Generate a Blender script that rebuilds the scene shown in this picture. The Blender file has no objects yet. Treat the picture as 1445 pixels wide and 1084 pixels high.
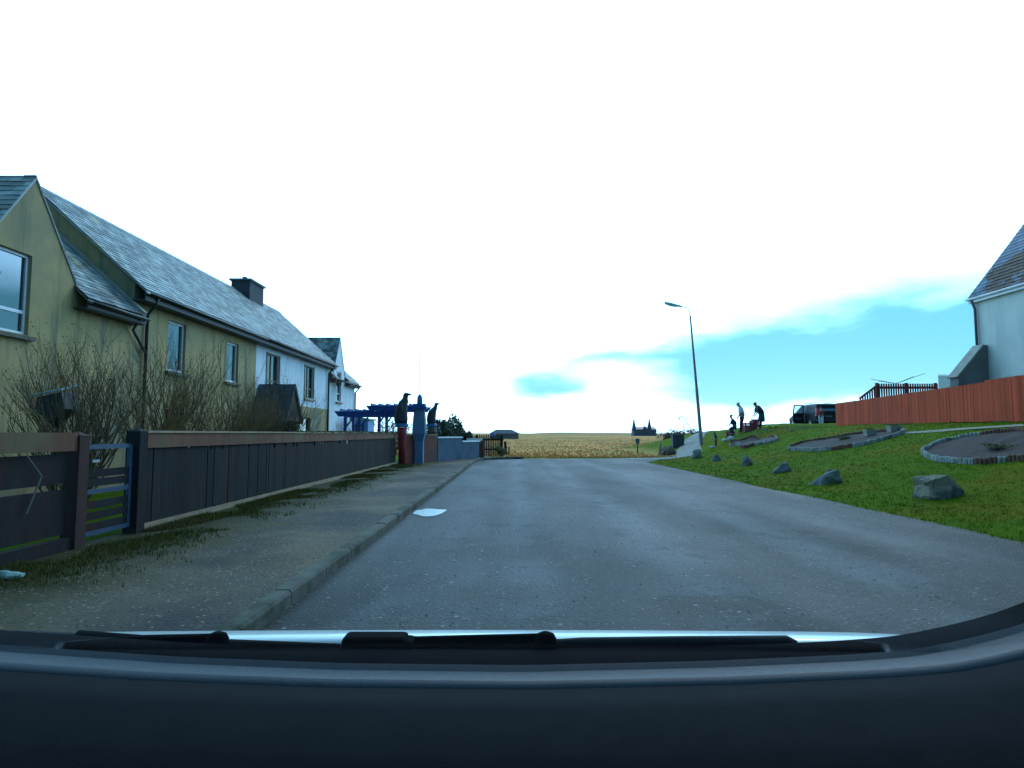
import bpy, bmesh, math, random
from mathutils import Vector, Matrix, noise
PI = math.pi
random.seed(7)
scene = bpy.context.scene
COL = scene.collection

# ---------------------------------------------------------------- camera
F_PX, CX, CY = 900.0, 722.5, 542.0
CAM = Vector((0, 0, 1.30))
TH = math.atan(70 / F_PX)
cam_d = bpy.data.cameras.new('camera')
cam_d.sensor_width = 36
cam_d.lens = 36 * F_PX / 1445.0
cam_d.clip_start = 0.02
cam_d.clip_end = 9000
cam = bpy.data.objects.new('camera', cam_d)
COL.objects.link(cam)
cam.location = CAM
cam.rotation_euler = (PI / 2 + TH, 0, 0)
scene.camera = cam
scene.view_settings.view_transform = 'Standard'
scene.view_settings.look = 'None'
scene.view_settings.exposure = 0.32
scene.view_settings.gamma = 1
scene.cycles.max_bounces = 6
scene.cycles.transparent_max_bounces = 16
scene.cycles.caustics_reflective = False
scene.cycles.caustics_refractive = False

# ---------------------------------------------------------------- sky + sun
SUN_EL, SUN_AZ = math.radians(38), math.radians(24)      # azimuth from +Y towards +X
world = bpy.data.worlds.new('World')
scene.world = world
world.use_nodes = True
nt = world.node_tree
for n in list(nt.nodes): nt.nodes.remove(n)
def wn(t, **k):
    n = nt.nodes.new(t)
    for a, b in k.items(): setattr(n, a, b)
    return n
def wmath(op, a, b=None, c=None, clamp=False):
    n = wn('ShaderNodeMath', operation=op); n.use_clamp = clamp
    for i, v in enumerate((a, b, c)):
        if v is None: continue
        if isinstance(v, (int, float)): n.inputs[i].default_value = v
        else: nt.links.new(v, n.inputs[i])
    return n.outputs[0]
out = wn('ShaderNodeOutputWorld')
sky = wn('ShaderNodeTexSky', sky_type='NISHITA')
sky.sun_disc = False
sky.sun_elevation = SUN_EL
sky.sun_rotation = SUN_AZ
sky.air_density = 0.7; sky.dust_density = 0.3; sky.ozone_density = 5.0
bg1 = wn('ShaderNodeBackground'); bg1.inputs[1].default_value = 0.05
nt.links.new(sky.outputs[0], bg1.inputs[0])
tc = wn('ShaderNodeTexCoord')
# a lumpy cloud deck, defined by compass direction
nz = wn('ShaderNodeTexNoise'); nz.inputs['Scale'].default_value = 3.2; nz.inputs['Detail'].default_value = 5
mp = wn('ShaderNodeMapping'); mp.inputs['Scale'].default_value = (1, 1, 2.2)
nt.links.new(tc.outputs['Generated'], mp.inputs[0]); nt.links.new(mp.outputs[0], nz.inputs['Vector'])
sep = wn('ShaderNodeSeparateXYZ'); nt.links.new(tc.outputs['Generated'], sep.inputs[0])
az = wmath('ARCTAN2', sep.outputs[0], sep.outputs[1])
el = wmath('ARCSINE', sep.outputs[2])
warp = wmath('SUBTRACT', nz.outputs['Fac'], 0.5)
azw = wmath('ADD', az, wmath('MULTIPLY', warp, 0.30))
nz2 = wn('ShaderNodeTexNoise'); nz2.inputs['Scale'].default_value = 9; nz2.inputs['Detail'].default_value = 4
nt.links.new(mp.outputs[0], nz2.inputs['Vector'])
elw = wmath('ADD', el, wmath('MULTIPLY', wmath('SUBTRACT', nz2.outputs['Fac'], 0.5), 0.06))
nz3 = wn('ShaderNodeTexNoise'); nz3.inputs['Scale'].default_value = 5; nz3.inputs['Detail'].default_value = 7; nz3.inputs['Roughness'].default_value = 0.55
mp3 = wn('ShaderNodeMapping'); mp3.inputs['Scale'].default_value = (1, 1, 3.6); mp3.inputs['Rotation'].default_value = (0, 0.28, 0)
nt.links.new(tc.outputs['Generated'], mp3.inputs[0]); nt.links.new(mp3.outputs[0], nz3.inputs['Vector'])
# (azimuth, elevation, half width, half height, tilt, strength)
BLOBS = [(0.50, 0.130, 0.27, 0.055, 0.16, 1.1), (0.345, 0.100, 0.10, 0.060, 0.10, 1.2), (0.47, 0.070, 0.16, 0.026, 0.10, 0.75),
         (0.05, 0.080, 0.055, 0.020, 0.05, 1.3), (0.17, 0.118, 0.13, 0.014, 0.14, 0.6), (0.72, 0.125, 0.22, 0.050, 0.05, 0.9), (0.64, 0.075, 0.20, 0.035, 0.05, 0.65)]
tot = None
for (a0, e0, ra, re, tl, st) in BLOBS:
    da = wmath('SUBTRACT', azw, a0)
    de = wmath('SUBTRACT', wmath('SUBTRACT', elw, e0), wmath('MULTIPLY', da, tl))
    q = wmath('ADD', wmath('POWER', wmath('ABSOLUTE', wmath('DIVIDE', da, ra)), 2.0), wmath('POWER', wmath('ABSOLUTE', wmath('DIVIDE', de, re)), 2.0))
    g = wmath('MULTIPLY', wmath('EXPONENT', wmath('MULTIPLY', q, -1.0)), st)
    tot = g if tot is None else wmath('ADD', tot, g)
m = wmath('MULTIPLY', tot, wmath('ADD', wmath('MULTIPLY', nz3.outputs['Fac'], 1.9), 0.05))
mr = wn('ShaderNodeMapRange'); mr.interpolation_type = 'SMOOTHSTEP'
mr.inputs['From Min'].default_value = 0.03; mr.inputs['From Max'].default_value = 1.25; mr.interpolation_type = 'SMOOTHSTEP'
nt.links.new(m, mr.inputs['Value'])
mix = wn('ShaderNodeMix', data_type='RGBA')
nt.links.new(mr.outputs[0], mix.inputs['Factor'])
unseen_dim = wn('ShaderNodeMix', data_type='RGBA')  # sky out of view, overhead and behind, dimmed to lower the ambient light
hf1 = wn('ShaderNodeMapRange'); hf1.interpolation_type = 'SMOOTHSTEP'; hf1.inputs['From Min'].default_value = 0.62; hf1.inputs['From Max'].default_value = 0.86
nt.links.new(sep.outputs[2], hf1.inputs['Value'])
hf2 = wn('ShaderNodeMapRange'); hf2.interpolation_type = 'SMOOTHSTEP'; hf2.inputs['From Min'].default_value = 0.30; hf2.inputs['From Max'].default_value = -0.25
nt.links.new(sep.outputs[1], hf2.inputs['Value'])
nt.links.new(wmath('MAXIMUM', hf1.outputs[0], hf2.outputs[0]), unseen_dim.inputs['Factor'])
unseen_dim.inputs['A'].default_value = (0.84, 1.72, 2.5, 1)
unseen_dim.inputs['B'].default_value = (0.05, 0.22, 0.36, 1)
nt.links.new(unseen_dim.outputs['Result'], mix.inputs['A'])
mix.inputs['B'].default_value = (0.0, 0.35, 0.46, 1)
bg2 = wn('ShaderNodeBackground'); bg2.inputs[1].default_value = 1.0
nt.links.new(mix.outputs['Result'], bg2.inputs[0])
add = wn('ShaderNodeAddShader')
nt.links.new(bg1.outputs[0], add.inputs[0]); nt.links.new(bg2.outputs[0], add.inputs[1])
nt.links.new(add.outputs[0], out.inputs[0])

sd = bpy.data.lights.new('sun', 'SUN')
sd.energy = 0.5; sd.angle = math.radians(12); sd.color = (1.0, 0.98, 0.95)
sun = bpy.data.objects.new('sun', sd); COL.objects.link(sun)
S = Vector((math.cos(SUN_EL) * math.sin(SUN_AZ), math.cos(SUN_EL) * math.cos(SUN_AZ), math.sin(SUN_EL)))
sun.rotation_euler = S.to_track_quat('Z', 'Y').to_euler()

# ---------------------------------------------------------------- helpers
def at(px, py, Y):
    x = (px - CX) / F_PX; y = -(py - CY) / F_PX
    d = Vector((x, math.cos(TH) - y * math.sin(TH), math.sin(TH) + y * math.cos(TH)))
    return CAM + d * (Y / d.y)

def sstep(a, b, x):
    t = max(0.0, min(1.0, (x - a) / (b - a)))
    return t * t * (3 - 2 * t)

ROAD_R = 6.05
def height(x, y):
    """lie of the land; the road is z = 0"""
    base = -0.03
    # right hand bank and plateau
    yy = y
    edge = ROAD_R + 0.12 * noise.noise((y * 0.35, 3.1, 0)) + 0.04 * noise.noise((y * 2.1, 1, 0))
    near = sstep(-60, -30, y) * (1 - sstep(42, 75, y))
    end = edge + 3.5 * sstep(29, 33.5, y)           # the corner of the green where the track leaves
    t = (x - end)
    if t > 0:
        b = 0.10 * sstep(0, 0.6, t) + 1.60 * sstep(0.0, 9.5 - 3.8 * sstep(30, 36, y), t) + 0.15 * sstep(9, 16, t)
        # past the corner the ground stays a low rise
        base += b * near
    base += 0.24 * math.exp(-((y - 41) / 1.5) ** 2) * sstep(13.5, 16.5, x) * (1 - sstep(26, 32, x))
    # far field: a very gentle rise, rough
    far = sstep(40, 200, y)
    base += far * 0.75
    if y > 34:
        base += 0.10 * noise.noise((x * 0.12, y * 0.10, 5)) * sstep(34, 50, y)
        base += 2.6 * noise.noise((x * 0.009, y * 0.004, 9)) * sstep(120, 500, y)
        base += 0.00042 * max(0, y - 300) * 1.0
    # gardens behind the left fence stand a bit higher
    if y < 40 and x < -1.6:
        base += 0.13 * (1 - sstep(34, 38, y)) * sstep(-1.8, -2.2, x) if False else 0
    if x < -4.55:
        base += 0.14 * (1 - sstep(36, 42, y)) * sstep(0, 0.2, -4.55 - x)
    if t > 0.5 and y < 60:
        base += 0.05 * noise.noise((x * 0.5, y * 0.5, 0)) + 0.02 * noise.noise((x * 2, y * 2, 0))
    return base

def ghit(px, py, ymin=3.0, ymax=400):
    y = ymin
    while y < ymax:
        p = at(px, py, y)
        if p.z <= height(p.x, p.y) + 0.001:
            return Vector((p.x, p.y, height(p.x, p.y)))
        y += 0.04 if y < 60 else 0.5
    p = at(px, py, ymax); return Vector((p.x, p.y, height(p.x, p.y)))

class MB:
    """collects geometry in world coordinates, links it as one mesh object"""
    def __init__(s):
        s.v = []; s.f = []; s.uv = {}
    def poly(s, pts, uvs=None):
        i = len(s.v); s.v += [Vector(p) for p in pts]
        s.f.append(tuple(range(i, i + len(pts))))
        if uvs: s.uv[len(s.f) - 1] = uvs
    def hexa(s, a, b):
        """a, b: lists of n points, joined as a closed prism"""
        n = len(a); i = len(s.v); s.v += [Vector(p) for p in a] + [Vector(p) for p in b]
        s.f.append(tuple(reversed(range(i, i + n)))); s.f.append(tuple(range(i + n, i + 2 * n)))
        for k in range(n):
            l = (k + 1) % n
            s.f.append((i + k, i + l, i + n + l, i + n + k))
    def box(s, lo, hi):
        x0, y0, z0 = lo; x1, y1, z1 = hi
        s.hexa([(x0, y0, z0), (x1, y0, z0), (x1, y1, z0), (x0, y1, z0)], [(x0, y0, z1), (x1, y0, z1), (x1, y1, z1), (x0, y1, z1)])
    def obox(s, c, size, rot=None):
        c = Vector(c); h = Vector(size) / 2; R = rot or Matrix.Identity(3)
        q = lambda x, y, z: c + R @ Vector((x * h.x, y * h.y, z * h.z))
        s.hexa([q(-1, -1, -1), q(1, -1, -1), q(1, 1, -1), q(-1, 1, -1)], [q(-1, -1, 1), q(1, -1, 1), q(1, 1, 1), q(-1, 1, 1)])
    def bar(s, p, q, w, h, up=(0, 0, 1)):
        p = Vector(p); q = Vector(q); d = (q - p).normalized()
        side = d.cross(Vector(up)).normalized(); u = side.cross(d)
        f = lambda o: [o - side * w / 2 - u * h / 2, o + side * w / 2 - u * h / 2, o + side * w / 2 + u * h / 2, o - side * w / 2 + u * h / 2]
        s.hexa(f(p), f(q))
    def tube(s, pts, rad, n=8, cap=True):
        pts = [Vector(p) for p in pts]
        if isinstance(rad, (int, float)): rad = [rad] * len(pts)
        i0 = len(s.v); ref = None
        for k, p in enumerate(pts):
            d = (pts[min(k + 1, len(pts) - 1)] - pts[max(k - 1, 0)]).normalized()
            if ref is None:
                ref = d.orthogonal().normalized()
            ref = (ref - d * ref.dot(d)).normalized()
            b = d.cross(ref)
            for j in range(n):
                a = 2 * PI * j / n
                s.v.append(p + (ref * math.cos(a) + b * math.sin(a)) * rad[k])
        for k in range(len(pts) - 1):
            for j in range(n):
                l = (j + 1) % n
                s.f.append((i0 + k * n + j, i0 + k * n + l, i0 + (k + 1) * n + l, i0 + (k + 1) * n + j))
        if cap:
            s.f.append(tuple(reversed(range(i0, i0 + n))))
            e = i0 + (len(pts) - 1) * n; s.f.append(tuple(range(e, e + n)))
    def loft(s, rings, cap=True):
        i0 = len(s.v); n = len(rings[0])
        for r in rings: s.v += [Vector(p) for p in r]
        for k in range(len(rings) - 1):
            for j in range(n):
                l = (j + 1) % n
                s.f.append((i0 + k * n + j, i0 + k * n + l, i0 + (k + 1) * n + l, i0 + (k + 1) * n + j))
        if cap:
            s.f.append(tuple(reversed(range(i0, i0 + n)))); e = i0 + (len(rings) - 1) * n
            s.f.append(tuple(range(e, e + n)))
    def grid(s, rows):
        i0 = len(s.v); n = len(rows[0])
        for r in rows: s.v += [Vector(p) for p in r]
        for k in range(len(rows) - 1):
            for j in range(n - 1):
                s.f.append((i0 + k * n + j, i0 + k * n + j + 1, i0 + (k + 1) * n + j + 1, i0 + (k + 1) * n + j))
    def lathe(s, c, prof, n=16, sx=1, sy=1):
        c = Vector(c)
        s.loft([[c + Vector((r * math.cos(2 * PI * j / n) * sx, r * math.sin(2 * PI * j / n) * sy, z)) for j in range(n)] for r, z in prof])
    def build(s, name, mat, parent=None, smooth=False, bevel=0, sub=0, solid=0, fixn=True):
        me = bpy.data.meshes.new(name)
        off = parent.matrix_world.translation if False else (Vector(parent['_o']) if parent and '_o' in parent.keys() else Vector((0, 0, 0)))
        me.from_pydata([v - off for v in s.v], [], s.f)
        if s.uv:
            ul = me.uv_layers.new(name='UVMap')
            for p in me.polygons:
                if p.index in s.uv:
                    for li, u in zip(p.loop_indices, s.uv[p.index]): ul.data[li].uv = u
        if fixn and len(s.f) < 60000:
            bm = bmesh.new(); bm.from_mesh(me); bmesh.ops.recalc_face_normals(bm, faces=bm.faces); bm.to_mesh(me); bm.free()
        o = bpy.data.objects.new(name, me); COL.objects.link(o)
        mats = mat if isinstance(mat, list) else [mat]
        for m_ in mats: me.materials.append(m_)
        if smooth:
            for p in me.polygons: p.use_smooth = True
        if parent:
            o.parent = parent; o['_o'] = list(off)
        if solid:
            md = o.modifiers.new('solid', 'SOLIDIFY'); md.thickness = solid; md.offset = 0
        if bevel:
            md = o.modifiers.new('bevel', 'BEVEL'); md.width = bevel; md.segments = 2; md.limit_method = 'ANGLE'
        if sub:
            md = o.modifiers.new('sub', 'SUBSURF'); md.levels = sub; md.render_levels = sub
        return o

def thing(name, label, cat, loc=(0, 0, 0), group=None):
    o = bpy.data.objects.new(name, None); COL.objects.link(o)
    o.empty_display_size = 0.1
    o.location = loc; o['_o'] = list(loc); o['label'] = label; o['category'] = cat
    if group: o['group'] = group
    return o
def tag(o, label=None, cat=None, group=None, kind=None):
    if label: o['label'] = label
    if cat: o['category'] = cat
    if group: o['group'] = group
    if kind: o['kind'] = kind
    return o
def copy_thing(root, loc, rotz, label):
    def cp(o, par):
        c = o.copy(); COL.objects.link(c)
        if par: c.parent = par
        for ch in [h for h in bpy.data.objects if h.parent == o and h.name != c.name]: cp(ch, c)
        return c
    r = cp(root, None); r.location = loc; r.rotation_euler = (0, 0, rotz); r['label'] = label
    return r

# ---------------------------------------------------------------- materials
def srgb(r, g, b):
    f = lambda c: (c / 255) / 12.92 if c / 255 <= 0.04045 else ((c / 255 + 0.055) / 1.055) ** 2.4
    return (f(r), f(g), f(b))
def mat(name, c1, c2=None, scale=4.0, rough=0.7, bump=0.0, bscale=None, metal=0.0, island=0.0, c3=None, s3=1.0, spec=0.5, detail=6, stretch=None, lo=0.35, hi=0.65, c3lo=0.5, c3hi=0.62, coat=0, streak=None):
    m = bpy.data.materials.new(name); m.use_nodes = True
    t = m.node_tree; N = t.nodes; L = t.links
    b = N['Principled BSDF']
    b.inputs['Roughness'].default_value = rough; b.inputs['Metallic'].default_value = metal
    b.inputs['Specular IOR Level'].default_value = spec
    if coat: b.inputs['Coat Weight'].default_value = coat; b.inputs['Coat Roughness'].default_value = 0.08
    tc = N.new('ShaderNodeTexCoord'); mp = N.new('ShaderNodeMapping')
    if stretch: mp.inputs['Scale'].default_value = stretch
    L.new(tc.outputs['Object'], mp.inputs[0])
    def ns(sc, d=detail):
        n = N.new('ShaderNodeTexNoise'); n.inputs['Scale'].default_value = sc; n.inputs['Detail'].default_value = d
        n.inputs['Roughness'].default_value = 0.62
        L.new(mp.outputs[0], n.inputs['Vector']); return n.outputs['Fac']
    def mr(v, a, c):
        n = N.new('ShaderNodeMapRange'); n.inputs['From Min'].default_value = a; n.inputs['From Max'].default_value = c
        L.new(v, n.inputs['Value']); return n.outputs[0]
    def mixc(f, A, B):
        n = N.new('ShaderNodeMix'); n.data_type = 'RGBA'
        if isinstance(f, float): n.inputs['Factor'].default_value = f
        else: L.new(f, n.inputs['Factor'])
        for k, v in (('A', A), ('B', B)):
            if isinstance(v, tuple): n.inputs[k].default_value = (*v[:3], 1)
            else: L.new(v, n.inputs[k])
        return n.outputs['Result']
    c2 = c2 or tuple(x * 0.82 for x in c1)
    col = mixc(mr(ns(scale), lo, hi), c1, c2)
    if c3: col = mixc(mr(ns(s3), c3lo, c3hi), col, c3)
    if streak:
        m2 = N.new('ShaderNodeMapping'); m2.inputs['Scale'].default_value = (2.6, 2.6, 0.22); L.new(tc.outputs['Object'], m2.inputs[0])
        n2 = N.new('ShaderNodeTexNoise'); n2.inputs['Scale'].default_value = 1.3; n2.inputs['Detail'].default_value = 7; n2.inputs['Roughness'].default_value = .6
        L.new(m2.outputs[0], n2.inputs['Vector']); col = mixc(mr(n2.outputs['Fac'], .50, .72), col, streak)
    if island:
        g = N.new('ShaderNodeNewGeometry')
        h = N.new('ShaderNodeHueSaturation')
        mm = N.new('ShaderNodeMapRange'); mm.inputs['To Min'].default_value = 1 - island; mm.inputs['To Max'].default_value = 1 + island
        L.new(g.outputs['Random Per Island'], mm.inputs['Value']); L.new(mm.outputs[0], h.inputs['Value'])
        L.new(col, h.inputs['Color']); col = h.outputs[0]
    L.new(col, b.inputs['Base Color'])
    if bump:
        bp = N.new('ShaderNodeBump'); bp.inputs['Strength'].default_value = min(1, bump); bp.inputs['Distance'].default_value = 0.02 * max(1, bump)
        L.new(ns(bscale or scale * 3), bp.inputs['Height']); L.new(bp.outputs[0], b.inputs['Normal'])
    return m

M = {}
M['render_ochre'] = mat('ochre_render', (0.44, 0.325, 0.145), (0.34, 0.26, 0.125), 1.6, 0.9, 0.6, 60, c3=(0.19, 0.195, 0.14), s3=0.45, c3lo=0.44, c3hi=0.70, streak=(0.15, 0.14, 0.085))
M['render_white'] = mat('white_render', (0.68, 0.74, 0.80), (0.60, 0.66, 0.72), 1.2, 0.9, 0.5, 60, c3=(0.46, 0.50, 0.54), s3=0.7, c3lo=0.56, c3hi=0.8, streak=(0.50, 0.55, 0.60))
M['render_grey'] = mat('greywhite_render', (0.62, 0.66, 0.60), (0.54, 0.58, 0.54), 1.0, 0.9, 0.5, 60, c3=(0.42, 0.46, 0.44), s3=0.4, c3lo=0.5, c3hi=0.8, streak=(0.46, 0.50, 0.49))
M['cement'] = mat('cement_render', (0.17, 0.18, 0.18), (0.11, 0.12, 0.12), 1.5, 0.9, 0.5, 40)
M['coping'] = mat('coping', (0.35, 0.34, 0.29), (0.24, 0.24, 0.2), 3, 0.85, 0.4)
M['slate'] = mat('slate', (0.12, 0.15, 0.16), (0.27, 0.31, 0.30), 1.8, 0.5, 0.3, 25, island=0.6, c3=(0.34, 0.33, 0.22), s3=1.6, c3lo=0.56, c3hi=0.68, spec=0.35)
M['slate_dark'] = mat('slate_dark', (0.035, 0.045, 0.075), (0.06, 0.075, 0.11), 3, 0.45, 0.3, 25, island=0.35)
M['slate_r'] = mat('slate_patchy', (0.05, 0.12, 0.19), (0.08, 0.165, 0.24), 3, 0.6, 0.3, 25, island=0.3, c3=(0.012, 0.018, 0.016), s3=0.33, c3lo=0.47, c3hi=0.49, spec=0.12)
M['fascia'] = mat('fascia', (0.045, 0.05, 0.055), (0.03, 0.035, 0.04), 5, 0.6)
M['pipe'] = mat('pipe', (0.03, 0.035, 0.04), None, 5, 0.4)
M['upvc'] = mat('upvc', (0.72, 0.76, 0.8), (0.62, 0.66, 0.7), 3, 0.35)
M['brownframe'] = mat('brown_frame', (0.16, 0.11, 0.06), (0.11, 0.07, 0.04), 6, 0.6)
M['redsill'] = mat('red_sill', (0.28, 0.05, 0.05), None, 5, 0.6)
M['sill'] = mat('stone_sill', (0.13, 0.12, 0.09), (0.09, 0.085, 0.07), 8, 0.85, 0.3)
M['dark_in'] = mat('room_dark', (0.012, 0.014, 0.02), None, 3, 0.9)
M['curtain'] = mat('curtain', (0.55, 0.6, 0.64), (0.42, 0.46, 0.5), 8, 0.9, 0.4, 10, stretch=(1, 4, 0.3))
M['curtain_blue'] = mat('curtain_dark', (0.10, 0.13, 0.17), (0.05, 0.07, 0.1), 8, 0.9, stretch=(1, 4, 0.3))
M['timber_red'] = mat('timber_redbrown', (0.20, 0.088, 0.055), (0.135, 0.06, 0.04), 2.5, 0.85, 0.4, 12, island=0.15, stretch=(1, 1, 0.4), c3=(0.15, 0.11, 0.06), s3=1.4, c3lo=0.5, c3hi=0.65, spec=0.2)
M['timber_cap'] = mat('timber_cap', (0.36, 0.25, 0.15), (0.24, 0.17, 0.10), 3, 0.8, 0.3)
M['timber_dark'] = mat('timber_dark', (0.022, 0.021, 0.022), (0.012, 0.012, 0.014), 2.2, 0.85, 0.4, 14, island=0.25, stretch=(1, 1, 0.3), c3=(0.032, 0.016, 0.013), s3=1.2, spec=0.2)
M['gate_blue'] = mat('gate_bluegrey', (0.035, 0.075, 0.14), (0.02, 0.045, 0.09), 6, 0.5)
M['moss'] = mat('moss', (0.075, 0.085, 0.02), (0.13, 0.10, 0.04), 9, 0.95, 0.8, 30)
M['orange'] = mat('orange_fence', (0.54, 0.085, 0.038), (0.42, 0.068, 0.032), 1.5, 0.85, 0.3, 10, island=0.16, stretch=(1, 1, 0.35), c3=(0.28, 0.06, 0.035), s3=0.5, c3lo=0.48, c3hi=0.75, spec=0.1)
M['maroon'] = mat('maroon_timber', (0.16, 0.02, 0.022), (0.10, 0.014, 0.016), 3, 0.7, island=0.2)
M['brickred'] = mat('painted_red_wall', (0.21, 0.055, 0.03), (0.15, 0.042, 0.028), 3, 0.8, 0.4, 15, c3=(0.10, 0.05, 0.04), s3=2)
M['postred'] = mat('red_post', (0.36, 0.02, 0.02), (0.25, 0.02, 0.02), 5, 0.6)
M['wallblue'] = mat('slate_blue_wall', (0.075, 0.125, 0.19), (0.055, 0.095, 0.15), 2, 0.8, 0.4, 20, c3=(0.05, 0.075, 0.11), s3=1.5)
M['pergola'] = mat('pergola_blue', (0.012, 0.085, 0.36), (0.008, 0.06, 0.25), 5, 0.6, 0.2)
M['pillar'] = mat('pillar_blue', (0.13, 0.23, 0.36), (0.10, 0.18, 0.29), 3, 0.75, 0.3, 20)
M['bandblue'] = mat('plinth_blue', (0.02, 0.17, 0.38), None, 5, 0.5)
M['bird'] = mat('bird_dark', (0.018, 0.024, 0.032), (0.03, 0.045, 0.055), 9, 0.5, 0.7, 30)
M['whitecap'] = mat('white_coping', (0.9, 0.92, 0.92), (0.8, 0.83, 0.85), 3, 0.7)
M['asphalt'] = None
M['kerb'] = mat('kerb_concrete', (0.155, 0.145, 0.115), (0.10, 0.095, 0.075), 3, 0.9, 0.5, 40, c3=(0.05, 0.055, 0.035), s3=1.6, c3lo=.48, c3hi=.62, spec=.2)
M['concrete'] = mat('column_concrete', (0.24, 0.25, 0.24), (0.16, 0.17, 0.17), 5, 0.85, 0.4, 40, c3=(0.12, 0.13, 0.13), s3=2)
M['lamp_metal'] = mat('lamp_metal', (0.10, 0.13, 0.16), (0.07, 0.09, 0.12), 5, 0.5)
M['lamp_head'] = mat('lamp_shell', (0.30, 0.55, 0.66), (0.25, 0.5, 0.6), 4, 0.4)
M['lamp_glass'] = mat('lamp_bowl', (0.55, 0.75, 0.82), None, 4, 0.25)
M['rock'] = mat('rock_grey', (0.13, 0.15, 0.145), (0.24, 0.25, 0.23), 5, 0.9, 0.9, 12, c3=(0.09, 0.10, 0.06), s3=2.5, spec=.2)
M['rock_brown'] = mat('rock_brown', (0.30, 0.24, 0.165), (0.15, 0.15, 0.14), 2.4, 0.9, 0.9, 12, c3=(0.09, 0.10, 0.10), s3=1.4, c3lo=0.48, c3hi=0.56, spec=.2)
M['soil'] = mat('soil', (0.045, 0.024, 0.018), (0.022, 0.014, 0.012), 9, 0.95, 1.0, 20)
M['log_brown'] = mat('log_edging', (0.22, 0.085, 0.05), (0.14, 0.06, 0.04), 8, 0.8, island=0.2)
M['log_white'] = mat('pale_edging', (0.42, 0.43, 0.40), (0.28, 0.29, 0.27), 8, 0.85, island=0.25, c3=(0.14, 0.15, 0.10), s3=3)
M['twig'] = mat('twig', (0.25, 0.15, 0.055), (0.14, 0.085, 0.04), 5, 0.85, island=0.35, spec=0.2)
M['twig_dark'] = mat('twig_dark', (0.11, 0.075, 0.04), (0.06, 0.045, 0.03), 5, 0.85, island=0.3, spec=0.2)
M['leaf_dark'] = mat('leaf_evergreen', (0.022, 0.045, 0.022), (0.04, 0.065, 0.03), 3, 0.7, island=0.45)
M['leaf_olive'] = mat('leaf_olive', (0.11, 0.12, 0.03), (0.07, 0.075, 0.02), 3, 0.8, island=0.4)
M['leaf_pink'] = mat('petal_pale', (0.42, 0.34, 0.38), (0.3, 0.2, 0.22), 3, 0.8, island=0.4)
M['car_black'] = mat('car_black', (0.006, 0.009, 0.016), None, 3, 0.5, spec=.25)
M['car_trim'] = mat('car_trim', (0.01, 0.01, 0.012), None, 3, 0.6)
M['rubber'] = mat('rubber', (0.012, 0.012, 0.013), None, 3, 0.8)
M['alloy'] = mat('alloy', (0.4, 0.42, 0.44), None, 3, 0.35, metal=0.8)
M['tail_red'] = mat('tail_red', (0.55, 0.03, 0.03), None, 3, 0.3)
M['seat'] = mat('car_seat', (0.05, 0.05, 0.06), None, 3, 0.8)
M['plate'] = mat('plate_grey', (0.10, 0.12, 0.13), None, 3, 0.5)
M['bonnet'] = mat('bonnet_paint', (0.75, 0.85, 0.85), (0.72, 0.82, 0.82), 1.5, 0.3, coat=0.6)
M['plastic_black'] = mat('black_plastic', (0.003, 0.003, 0.004), (0.005, 0.005, 0.006), 20, 0.9, 0.1, 300, spec=0.04)
M['dash'] = mat('dash_plastic', (0.007, 0.008, 0.010), (0.005, 0.006, 0.008), 30, 0.85, 0.25, 900, spec=0.04)
M['dash_trim'] = mat('dash_trim', (0.050, 0.055, 0.065), (0.042, 0.046, 0.056), 30, 0.5, 0.25, 900)
M['skin'] = mat('skin', (0.42, 0.25, 0.19), None, 8, 0.6)
M['hair'] = mat('hair_dark', (0.02, 0.014, 0.012), None, 8, 0.7)
M['hair_grey'] = mat('hair_grey', (0.30, 0.32, 0.34), None, 8, 0.7)
M['cloth_white'] = mat('cloth_white', (0.55, 0.63, 0.72), (0.42, 0.48, 0.58), 7, 0.85)
M['cloth_black'] = mat('cloth_black', (0.014, 0.018, 0.032), (0.02, 0.026, 0.045), 7, 0.85)
M['cloth_navy'] = mat('cloth_navy', (0.015, 0.03, 0.12), (0.02, 0.04, 0.09), 7, 0.85)
M['cloth_red'] = mat('cloth_red', (0.30, 0.025, 0.05), (0.2, 0.02, 0.035), 7, 0.85)
M['crate_red'] = mat('crate_red', (0.26, 0.02, 0.06), (0.18, 0.016, 0.045), 7, 0.6)
M['bag'] = mat('bag_white', (0.6, 0.64, 0.66), (0.45, 0.47, 0.5), 6, 0.6)
M['yellowgreen'] = mat('lime_sheet', (0.45, 0.55, 0.05), (0.3, 0.4, 0.05), 6, 0.7)
M['bin'] = mat('dark_box', (0.045, 0.06, 0.075), (0.03, 0.04, 0.05), 4, 0.7, 0.2)
M['steelblue'] = mat('pale_blue_shed', (0.12, 0.3, 0.6), (0.1, 0.25, 0.5), 3, 0.6)
M['terracotta'] = mat('terracotta', (0.30, 0.12, 0.08), None, 3, 0.8)
M['litter'] = mat('litter_green', (0.25, 0.42, 0.32), (0.4, 0.52, 0.5), 20, 0.4)

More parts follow.
